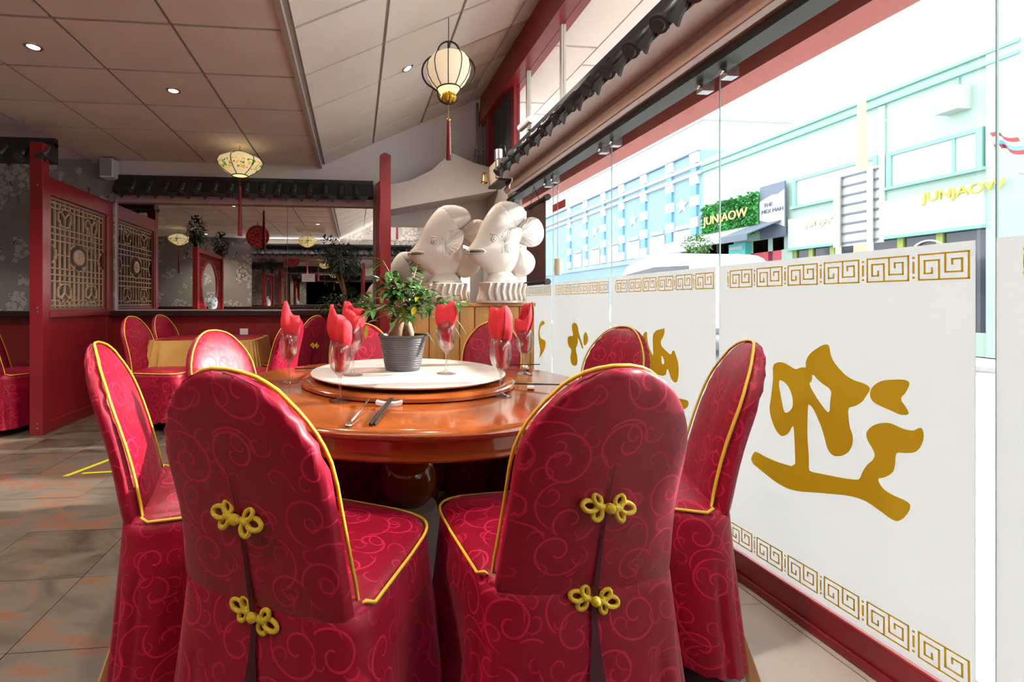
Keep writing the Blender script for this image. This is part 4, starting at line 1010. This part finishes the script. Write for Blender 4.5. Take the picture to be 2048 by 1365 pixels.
o = thing('wall_socket', 'white wall socket on the red wainscot above the gold table', 'socket', (-1.25, YB-.021, .80)); obj('plate', MB().box(-.045, .045, -.01, 0, -.04, .04), PORC, o, bevel=.004); obj('switch', MB().box(-.012, .012, -.014, -.01, -.01, .01), PORC, o)
tp = MB()
tp.add([(-1.90, 3.215, .0015), (-1.86, 3.215, .0015), (-1.60, 3.90, .0015), (-1.645, 3.90, .0015)], [(0, 1, 2, 3)]); tp.add([(-1.80, 3.245, .0022), (-1.80, 3.275, .0022), (-1.35, 3.31, .0022), (-1.35, 3.28, .0022)], [(0, 3, 2, 1)])
tp2 = MB(); 
for f in tp.f: pass
tag(obj('floor_tape', tp, mat('yellow tape', (.55, .50, .02), .6)), 'yellow floor tape forming a corner on the slate tiles', 'tape')
# ------------------------------------------------------------------ lanterns
def glow(name, col, e): return mat(name, col, .8, emit=(col, e))
def make_oval(label, loc, ztop):
    t = thing('oval_lantern', label, 'lantern', loc)
    prof = [(.075, .0), (.09, .012), (.16, .055), (.205, .10), (.215, .135), (.20, .165), (.13, .20), (.07, .225)]
    obj('shade', MB().lathe(prof, 36, closed=False), SHADE1, t, True)
    obj('opening', MB().lathe([(.072, .004), (0, .006)], 30), glow('amber glow', (1, .62, .16), 1.1), t)
    rb = MB().tube([(.076*math.cos(a*PI/18), .076*math.sin(a*PI/18), 0) for a in range(36)], .006, 6, closed=True)
    for k in range(6):
        a = k*PI/3+.35; rb.tube([((r+.003)*math.cos(a), (r+.003)*math.sin(a), z) for r, z in prof], .0042, 5)
    rb.tube([(.07*math.cos(a*PI/12), .07*math.sin(a*PI/12), .225) for a in range(24)], .005, 6, closed=True)
    obj('ribs', rb, WOODD, t, True)
    obj('hanging_wire', MB().tube([(0, 0, .2), (0, 0, ztop-loc[2])], .003, 5), BLKM, t)
    obj('tassel', MB().tube([(0, 0, 0), (0, 0, -.10), (0, 0, -.11), (0, 0, -.14), (0, 0, -.145), (0, 0, -.60)], [.002, .002, .012, .016, .013, .022], 12), TASSEL, t, True, sharp=40)
    return t
def shade_painted():
    m = bpy.data.materials.new('painted silk shade'); m.use_nodes = True; t = m.node_tree; b = t.nodes['Principled BSDF']
    tc = nd(t, 'ShaderNodeTexCoord'); x = nd(t, 'ShaderNodeSeparateXYZ'); t.links.new(tc.outputs['Object'], x.inputs[0])
    n = nd(t, 'ShaderNodeTexNoise'); n.inputs['Scale'].default_value = 22; t.links.new(tc.outputs['Object'], n.inputs['Vector'])
    band = math_(t, 'MULTIPLY', math_(t, 'GREATER_THAN', x.outputs[2], .045), math_(t, 'LESS_THAN', x.outputs[2], .125))
    g = math_(t, 'MULTIPLY', band, math_(t, 'GREATER_THAN', n.outputs[0], .57)); yl = math_(t, 'MULTIPLY', band, math_(t, 'LESS_THAN', n.outputs[0], .42))
    c = mixcol(t, g, (.85, .66, .36), (.12, .30, .06)); c = mixcol(t, yl, c, (.80, .42, .03))
    t.links.new(c, b.inputs['Base Color']); t.links.new(c, b.inputs['Emission Color']); b.inputs['Emission Strength'].default_value = .27; b.inputs['Roughness'].default_value = .7
    return m
SHADE1 = shade_painted()
make_oval('oval yellow painted lantern hanging before the mirror valance', (-1.151, 4.78, 2.40), ZC)
make_oval('oval yellow lantern reflected at the left of the mirror', (-3.7, .6, 2.35), ZC)
make_oval('oval yellow lantern reflected near the middle of the mirror', (-1.05, .5, 2.35), ZC)
lt = thing('round_lantern', 'cream round lantern in a black quatrefoil frame with gold lotus and red tassel', 'lantern', (.666, 3.30, 2.57))
prof = [(.082, .10), (.12, .14), (.148, .19), (.158, .245), (.150, .29), (.125, .325), (.09, .345), (.05, .35)]
obj('shade', MB().lathe(prof, 40, closed=False), mat('cream silk shade', (.80, .68, .50), .7, emit=((1, .80, .52), .22)), lt, True)
obj('lower_shade', MB().lathe([(.055, .065), (.07, .085), (.082, .10), (0, .10)], 36), mat('lit silk shade', (.85, .68, .40), .7, emit=((1, .72, .32), .55)), lt, True, sharp=40)
rb = MB()
for k in range(10):
    a = k*PI/5+.1; rb.tube([((r+.002)*math.cos(a), (r+.002)*math.sin(a), z) for r, z in prof], .0034, 5)
for r, z in ((.083, .10), (.05, .35)): rb.tube([(r*math.cos(a*PI/16), r*math.sin(a*PI/16), z) for a in range(32)], .005, 6, closed=True)
obj('ribs', rb, BLKM, lt, True)
q = []
def arc(cx, cz, r, a0, a1, n=14): return [(cx+r*math.cos(a0+(a1-a0)*i/n), 0, cz+r*math.sin(a0+(a1-a0)*i/n)) for i in range(n+1)]
q = arc(0, .365, .078, rad(-10), rad(190))+arc(-.065, .225, .125, rad(115), rad(245))+arc(0, .068, .078, rad(170), rad(370))+arc(.065, .225, .125, rad(-65), rad(65))
fm_ = mesh('quatrefoil_frame', MB().tube(q, .0065, 7, closed=True), BLKM, True)
obj('quatrefoil_frame', fm_, None, lt, rot=(0, 0, -TH)); obj('quatrefoil_frame', fm_, None, lt, rot=(0, 0, -TH+PI/2)).scale = (.6, .6, .999)
lo_ = MB()
for k in range(9):
    a = k*2*PI/9; lo_.ball((.034*math.cos(a), .034*math.sin(a), .035), .026, 10, (1, 1, 1.25))
lo_.lathe([(0, 0), (.02, .004), (.035, .02), (.03, .06), (.045, .068), (0, .07)], 24)
obj('lotus', lo_, GOLDLEAF, lt, True)
obj('hanging_wire', MB().tube([(0, 0, .34), (0, 0, .44), (0, 0, .441), (0, 0, .615)], [.008, .008, .003, .003], 8), BLKM, lt)
obj('tassel_cord', MB().tube([(0, 0, 0), (0, 0, -.12)], .002, 5).ball((0, 0, -.01), .008, 8), BRASS, lt); obj('tassel_knot', MB().ball((0, 0, -.125), .016, 10), BRASS, lt, True)
obj('tassel', MB().tube([(0, 0, -.135), (0, 0, -.15), (0, 0, -.41)], [.012, .015, .019], 14), TASSEL, lt, True, sharp=40)
# medallion reflected in the mirror
md = thing('hanging_medallion', 'round red paper-cut medallion on a black cord reflected in the mirror', 'ornament', (-1.9, 1.5, 2.42))
m_ = MB().tube([(0, -.006, 0), (0, .006, 0)], .225, 40)
obj('disc', m_, mat('red medallion print', (.45, .02, .03), .6, noise=(30, .9)), md)
rg = MB()
for r in (.215, .16): rg.tube([(r*math.cos(a*PI/24), 0, r*math.sin(a*PI/24)) for a in range(48)], .009, 6, closed=True)
for k in range(8): rg.tube([(.105*math.cos(k*PI/4)+.035*math.cos(a*PI/8), 0, .105*math.sin(k*PI/4)+.035*math.sin(a*PI/8)) for a in range(16)], .008, 6, closed=True)
obj('ring_pattern', rg, mat('pale red trim', (.65, .16, .15), .6), md, True); obj('cord', MB().tube([(0, 0, .225), (0, 0, .28)], .008, 6), BLKM, md)
# ceiling vent reflected
cv = thing('ceiling_vent', 'square ceiling cassette vent reflected in the mirror', 'vent', (-.95, .75, ZC-.012))
obj('frame', MB().box(-.3, .3, -.3, -.24, -.02, .011).box(-.3, .3, .24, .3, -.02, .011).box(-.3, -.24, -.24, .24, -.02, .011).box(.24, .3, -.24, .24, -.02, .011), PORC, cv); obj('grille', MB().box(-.24, .24, -.24, .24, -.008, .011), mat('tan grille', (.45, .36, .22), .6), cv)
# ------------------------------------------------------------------ downlights
DL = [(-1.963, 3.046, 0, 'recessed downlight nearest the upper left corner'), (-1.34, 3.579, 0, 'recessed downlight between the corner one and the oval lantern'),
      (-3.6, 2.2, 0, 'added recessed downlight over the left aisle'), (-1.95, .3, 0, 'added recessed downlight behind the viewpoint at left'), (-.75, 1.4, 0, 'added recessed downlight above the viewpoint'),  # lamps outside direct view are added to fill the room with light
      (-4.4, 3.8, 0, 'added recessed downlight beyond the partition'), (-3.4, -.2, 0, 'added recessed downlight by the rear wall'), (.428, 3.832, 1, 'recessed downlight in the sloping ceiling by the round lantern'),
      (.45, .9, 1, 'added recessed downlight in the sloping ceiling above the front chairs')]
for x, y, sl, lab in DL:
    z = ZC if not sl else ZC+(x-XR)*math.tan(SL)
    d = thing('downlight', lab, 'downlight', (x, y, z-.001), 0, 'recessed ceiling downlights'); d.rotation_euler = (0, -SL if sl else 0, 0)
    obj('bezel', MB().lathe([(.032, -.001), (.036, -.006), (.046, -.006), (.052, -.001)], 28, closed=False), STEEL, d, True)
    obj('lamp', MB().lathe([(.033, -.003), (0, -.002)], 24), glow('halogen lamp', (1, .86, .68), 9), d)
    l = bpy.data.lights.new('downlight_spot', 'SPOT'); l.energy = 55; l.color = (1, .90, .78); l.spot_size = rad(130); l.spot_blend = .8; l.shadow_soft_size = .05
    lo = bpy.data.objects.new('downlight_spot', l); C.objects.link(lo); lo.parent = d; lo.location = (0, 0, -.02)

# ------------------------------------------------------------------ the street outside
ASPH = mat('asphalt', (.16, .16, .165), .9, noise=(30, .1)); PAV = mat('paving', (.45, .44, .42), .85, noise=(8, .08))
g = struct('floor.001', MB().box(1.75, 4.2, -14, 45, -.2, -.04), PAV, 'pavement outside the glass front')
struct('floor.002', MB().box(4.2, 11.2, -14, 45, -.2, -.10), ASPH, 'asphalt street'); struct('floor.003', MB().box(11.2, 30, -14, 45, -.2, -.02), PAV, 'far pavement')
MINT = mat('mint render', (.33, .45, .39), .7, noise=(.8, .05)); MINTD = mat('mint trim', (.20, .42, .36), .6); CREAM = mat('cream render', (.46, .50, .47), .7)
SHOP = mat('dark shop glass', (.05, .055, .07), .1); OLIVE = mat('olive shop frame', (.30, .36, .07), .5); SKYB = mat('pale blue render', (.21, .34, .43), .7, noise=(.8, .06)); BLUE = mat('blue quoin', (.14, .33, .62), .6)
WQ = mat('white quoin', (.52, .53, .53), .7); BRICK = mat('pale brick infill', (.44, .38, .34), .8, noise=(9, .2)); SLAT = mat('slate grey board', (.12, .15, .20), .6)
GLW = mat('bright window glass', (.48, .53, .53), .12)
XF = 13.0
def text(name, s, parent, y, z, size, m, x=XF-.05, shear=0, roll=0):
    cu = bpy.data.curves.new(name, 'FONT'); cu.body = s; cu.size = size; cu.extrude = .015; cu.shear = shear
    o = bpy.data.objects.new(name, cu); C.objects.link(o)
    me = bpy.data.meshes.new_from_object(o.evaluated_get(bpy.context.evaluated_depsgraph_get())); bpy.data.objects.remove(o); bpy.data.curves.remove(cu)
    me.transform(Matrix.Rotation(roll, 4, 'Z')); me.transform(Matrix(((0, 0, -1, 0), (-1, 0, 0, 0), (0, 1, 0, 0), (0, 0, 0, 1)))); me.materials.clear(); me.materials.append(m)
    return obj(name, me, None, parent, loc=(x, y, z))
gb = thing('shop_building', 'mint green two-storey restaurant building across the street', 'building', (XF, 12, 0))
def G(name, b, m, par=None): o = obj(name, b, m, par or gb); o.location = (-XF, -12, 0) if not par else (0, 0, 0); return o
G('wall', MB().box(XF, XF+8, 7.95, 16.3, 2.75, 6.5), MINT); G('side_pier', MB().box(XF-.06, XF+8, 7.85, 8.4, 0, 6.9), MINT)
G('wall_lower', MB().box(XF+.6, XF+8, 8.2, 16.3, 0, 2.75), mat('dark shop interior', (.09, .06, .055), .8))
for z in (6.02, 6.25): G('cornice', MB().box(XF-.10, XF+.1, 7.9, 16.3, z, z+.07), MINTD)
G('shop_fascia', MB().box(XF-.12, XF, 8.4, 12.75, 2.75, 3.62), CREAM); G('fascia_lip', MB().box(XF-.16, XF, 8.4, 12.75, 2.68, 2.75), MINTD)
for y0, y1, z0, z1 in ((8.55, 10.1, 3.95, 4.70), (10.5, 12.55, 3.98, 4.72)):
    w_ = G('window', MB().box(XF-.08, XF, y0-.1, y1+.1, z1, z1+.09).box(XF-.08, XF, y0-.1, y0, z0, z1).box(XF-.08, XF, y1, y1+.1, z0, z1).box(XF-.12, XF, y0-.15, y1+.15, z0-.07, z0).box(XF-.06, XF, y0+.35, y0+.41, z0, z1), MINTD)
    G('pane', MB().box(XF-.03, XF-.01, y0, y1, z0, z1), GLW, w_)
for k, (y0, y1) in enumerate(((8.45, 9.15), (9.2, 9.9), (9.95, 10.6), (10.9, 11.5), (11.55, 12.1), (12.15, 12.6))):
    p = G('shop_pane', MB().box(XF+.02, XF+.04, y0, y1, .5, 2.68), SHOP); G('shop_mullion', MB().box(XF-.03, XF+.08, y1-.02, y1+.10, .3, 2.68), OLIVE)
G('stall_riser', MB().box(XF-.02, XF+.1, 8.4, 12.75, 0, .5), MINT); G('shop_pier', MB().box(XF-.05, XF+.2, 10.6, 10.9, 0, 2.68), MINT)
G('pilaster', MB().box(XF-.05, XF, 10.25, 10.4, 2.75, 6.0), MINT); G('corner_pier', MB().box(XF-.08, XF+.3, 12.65, 13.0, 0, 2.75), MINT)
ac = G('wall_box', MB().box(XF-.35, XF, 8.66, 9.06, 5.25, 5.75), CREAM); G('conduit', MB().tube([(XF-.03, 8.86, 5.75), (XF-.03, 8.86, 6.0)], .02, 6), MINTD, ac)
o = text('sign_lettering', 'JUNJAOW', gb, 9.42, 3.42, .30, mat('yellow letters', (.75, .60, .05), .5), XF-.14); o.location = Vector(o.location)-gb.location
o = text('sign_lettering', 'JUNJAOW', gb, 12.2, 3.30, .26, mat('pale letters', (.80, .76, .45), .5), XF-.14); o.location = Vector(o.location)-gb.location
cz_ = MB()
for k, (r, s) in enumerate(((.30, 1), (.22, .8), (.14, .6))): cz_.tube([(XF-.02, 9.4+r*1.1*math.cos(a*PI/16), 2.25+r*s*math.sin(a*PI/16)) for a in range(32)], .025, 6, closed=True)
G('window_emblem', cz_, WQ)
gs = thing('green_wall_sign', 'green foliage billboard with gold lettering across the street', 'sign', (XF-.15, 14.9, 4.05))
b = MB(); q_ = random.Random(9)
for i in range(1500): leaf(b, (q_.uniform(-.10, -.04), q_.uniform(-1.2, 1.2), q_.uniform(-.62, .62)), (-.5, q_.uniform(-1, 1), q_.uniform(-1, 1)), .14, .08)
obj('foliage', b, mat('bright foliage', (.06, .30, .07), .5, noise=(3, .5)), gs)['kind'] = 'stuff'
obj('board', MB().box(-.04, 0, -1.2, 1.2, -.62, .62), mat('green backing', (.05, .22, .06), .7), gs)
o = text('sign_lettering', 'JUNJAOW', gs, .95, -.10, .42, mat('gold sign letters', (.85, .62, .18), .4), -.20, roll=.0)
gs.rotation_euler = (0, 0, 0)
mx = thing('torn_paper_sign', 'slate grey and white torn-paper shop sign beside the green billboard', 'sign', (XF-.18, 13.22, 4.05))
obj('board', MB().box(0, .05, -.42, .44, -.9, .75), SLAT, mx)
obj('torn_band', MB().prism([(-.42, -.62), (-.2, -.52), (.1, -.42), (.44, -.30), (.44, .28), (.2, .36), (0, .42), (-.2, .40), (-.42, .50)][::-1], lambda a, b_, t_: (t_, a, b_), -.01, 0), WQ, mx)
text('sign_lettering', 'THE', mx, .28, .08, .17, SLAT, -.02); text('sign_lettering', 'MEX MAN', mx, .36, -.12, .17, SLAT, -.02)
def awning(label, y0, y1, z, dz, out, m):
    t = thing('awning', label, 'awning', (XF, (y0+y1)/2, z)); h = (y1-y0)/2
    obj('canvas', MB().add([(0, -h, 0), (0, h, 0), (-out, h, -dz), (-out, -h, -dz), (0, -h, -.03), (0, h, -.03), (-out, h, -dz-.03), (-out, -h, -dz-.03)], [(0, 1, 2, 3), (4, 7, 6, 5), (0, 3, 7, 4), (1, 5, 6, 2), (2, 6, 7, 3)]), m, t)
    obj('valance_strip', MB().box(-out-.02, -out, -h, h, -dz-.2, -dz), m, t)
awning('white shop awning under the green billboard', 14.0, 17.4, 3.72, .45, 1.2, WQ); awning('dark slate awning beside the white one', 12.9, 13.95, 3.72, .5, 1.3, SLAT)
sf_ = thing('shopfront', 'dark shopfront with blue and red panels under the awnings', 'shopfront', (XF+.1, 15, 0))
obj('back', MB().box(0, .1, -2, 2.4, 0, 3.3), SLAT, sf_); obj('blue_panel', MB().box(-.1, 0, -.1, 1.6, 0, 3.25), mat('bright blue panel', (.03, .16, .55), .4), sf_)
obj('teal_kiosk', MB().box(-.3, -.1, -.8, -.12, 0, 3.12), mat('teal kiosk', (.08, .55, .52), .5), sf_); obj('kiosk_frame', MB().box(-.34, -.3, -.72, -.2, 2.92, 3.02).box(-.34, -.3, -.6, -.35, 2.5, 2.8), WQ, sf_)
obj('red_panel', MB().box(-.1, 0, -1.45, -.9, 1.6, 3.15), mat('red poster', (.55, .05, .08), .5), sf_); obj('red_panel', MB().box(-.1, 0, -2.0, -1.62, 1.6, 3.15), mat('red poster', (.55, .05, .08), .5), sf_)
bb = thing('blue_building', 'pale blue building with white bands, stars and chequered quoins', 'building', (XF, 21, 0))
def B(name, b, m, par=None): o = obj(name, b, m, par or bb); o.location = (-XF, -21, 0) if not par else (0, 0, 0); return o
B('wall', MB().box(XF, XF+8, 16.3, 34, 2.9, 6.9), SKYB); B('lower_wall', MB().box(XF, XF+8, 16.3, 34, 0, 2.9), mat('steel blue render', (.19, .30, .40), .7)); B('string_course', MB().box(XF-.08, XF, 16.3, 34, 2.95, 3.15), mat('blue grey band', (.22, .32, .42), .6))
B('upper_wall', MB().box(XF+.4, XF+8, 16.8, 34, 6.9, 8.2), WQ); B('roof_edge', MB().box(XF+.3, XF+8, 16.7, 34, 8.2, 8.28), mat('roof edge grey', (.5, .52, .55), .6)); B('eaves_line', MB().box(XF-.1, XF+.4, 16.5, 34, 6.88, 6.94), SLAT)
qm0 = mesh('quoin', MB().box(-.10, 0, -.22, .22, 0, .40), WQ); qm1 = mesh('quoin', MB().box(-.10, 0, -.15, .15, 0, .40), BLUE)
for py in (16.7, 18.1, 19.85, 21.6, 23.3, 25.2, 27.2):
    for k in range(9): o = obj('quoin', qm1 if k % 2 else qm0, None, bb, loc=(0, py-21, 3.2+.41*k))
for z in (6.0, 6.3): B('white_band', MB().box(XF-.14, XF, 16.3, 34, z, z+.12), WQ)
for k, py in enumerate((17.4, 18.95, 20.7, 22.4, 24.2, 26.2)):
    B('brick_panel', MB().box(XF-.04, XF, py-.5, py+.5, 3.2, 4.0), BRICK); B('panel_ledge', MB().box(XF-.08, XF, py-.45, py+.35, 4.05, 4.2), mat('teal ledge', (.35, .58, .68), .6))
    if k in (0, 2, 4):
        st = [((.34 if i % 2 == 0 else .14)*math.sin(i*PI/5), (.34 if i % 2 == 0 else .14)*math.cos(i*PI/5)) for i in range(10)]
        B('star', MB().prism(st, lambda a, b_, t_, py=py: (XF-.05+t_, py+a, 5.0+b_), 0, .05), WQ)
# sign frame, lamp post, tree, van, flag
rs = thing('road_sign', 'back of a slatted road sign on two posts', 'road sign', (9, 7.62, -.02))
for y in (-.27, .27): obj('post', MB().tube([(0, y, 0), (0, y, 3.5)], .045, 10), GREYM, rs, True, sharp=40)
obj('sign_board', MB().box(.06, .08, -.42, .42, 2.2, 3.55), WQ, rs)
for k in range(8): obj('cross_bar', MB().box(.03, .06, -.36, .36, 2.25+.175*k, 2.28+.175*k), SLAT, rs)
lp = thing('lamp_post', 'tall tapering beige lamp post across the street', 'lamp post', (11.0, 9.15, -.02)); obj('pole', MB().tube([(0, 0, 0), (0, 0, 2.4), (0, 0, 5.55)], [.16, .13, .07], 12), mat('beige pole paint', (.52, .50, .22), .5), lp, True, sharp=40); obj('cap', MB().ball((0, 0, 5.57), .07, 10), WQ, lp); obj('base', MB().tube([(0, 0, 0), (0, 0, .4)], .15, 12), mat('beige pole paint', (.66, .64, .36), .5), lp)
tr_ = thing('street_tree', 'small green street tree before the blue building', 'tree', (10.5, 13.45, -.05)); obj('trunk', MB().tube([(0, 0, 0), (.02, .02, 1.6), (0, .05, 2.6)], [.05, .04, .025], 8), BARKD, tr_, True)
b = MB(); bush(b, (0, 0, 2.95), .42, 420, 12, .12, .06, (1, 1, .75)); obj('foliage', b, mat('street foliage', (.10, .22, .06), .6, noise=(3, .4)), tr_)['kind'] = 'stuff'
vn = thing('white_van', 'white parked van whose roof shows above the frosted film', 'van', (8.6, 11.6, -.10)); vn.scale = (1, .95, 1.2)
pr = smooth_poly([(-2.1, .35), (-2.15, .9), (-1.9, 1.1), (-1.35, 1.75), (-1.0, 1.98), (.2, 2.06), (1.6, 2.0), (1.95, 1.7), (2.05, .9), (2.05, .35)], 2)
obj('body', MB().prism(pr, lambda a, b_, t_: (t_, -a, b_), -.85, .85), mat('white car paint', (.85, .85, .85), .2, coat=.5), vn, bevel=.03)
for s in (-1, 1): obj('side_window', MB().prism([(-1.5, 1.2), (-1.15, 1.7), (.2, 1.8), (1.5, 1.75), (1.6, 1.2)], lambda a, b_, t_, s=s: (s*(.852+t_), -a, b_), 0, .01), SHOP, vn)
for s in (-1, 1):
    for y in (-1.35, 1.3): obj('wheel', MB().tube([(s*.70, y, .34), (s*.87, y, .34)], .33, 24), BLACK, vn)
obj('roof_rail', MB().box(-.75, -.70, -1.2, .9, 2.06, 2.10), GREYM, vn)
fg = thing('flag', 'red white and blue flag on a slanting pole at the mint building', 'flag', (12.0, 7.34, 3.50)); obj('pole', MB().tube([(1.0, -.2, -.35), (0, 0, 0), (-.02, .42, .88)], .02, 8), GREYM, fg)
def fl_strip(v0, v1, m):
    b = MB(); n = 10
    for i in range(n+1):
        u = i/n
        for v in (v0, v1): b.v.append((-.02+.05*math.sin(u*7), .40-.42*u*.9-.10*v, .86-.20*u-.34*v+.04*math.sin(u*6)))
    b.f = [(2*i, 2*i+1, 2*i+3, 2*i+2) for i in range(n)]
    obj('stripe', b, m, fg)
fl_strip(0, .25, RED); fl_strip(.25, .5, WQ); fl_strip(.5, .75, BLUE); fl_strip(.75, 1, RED)
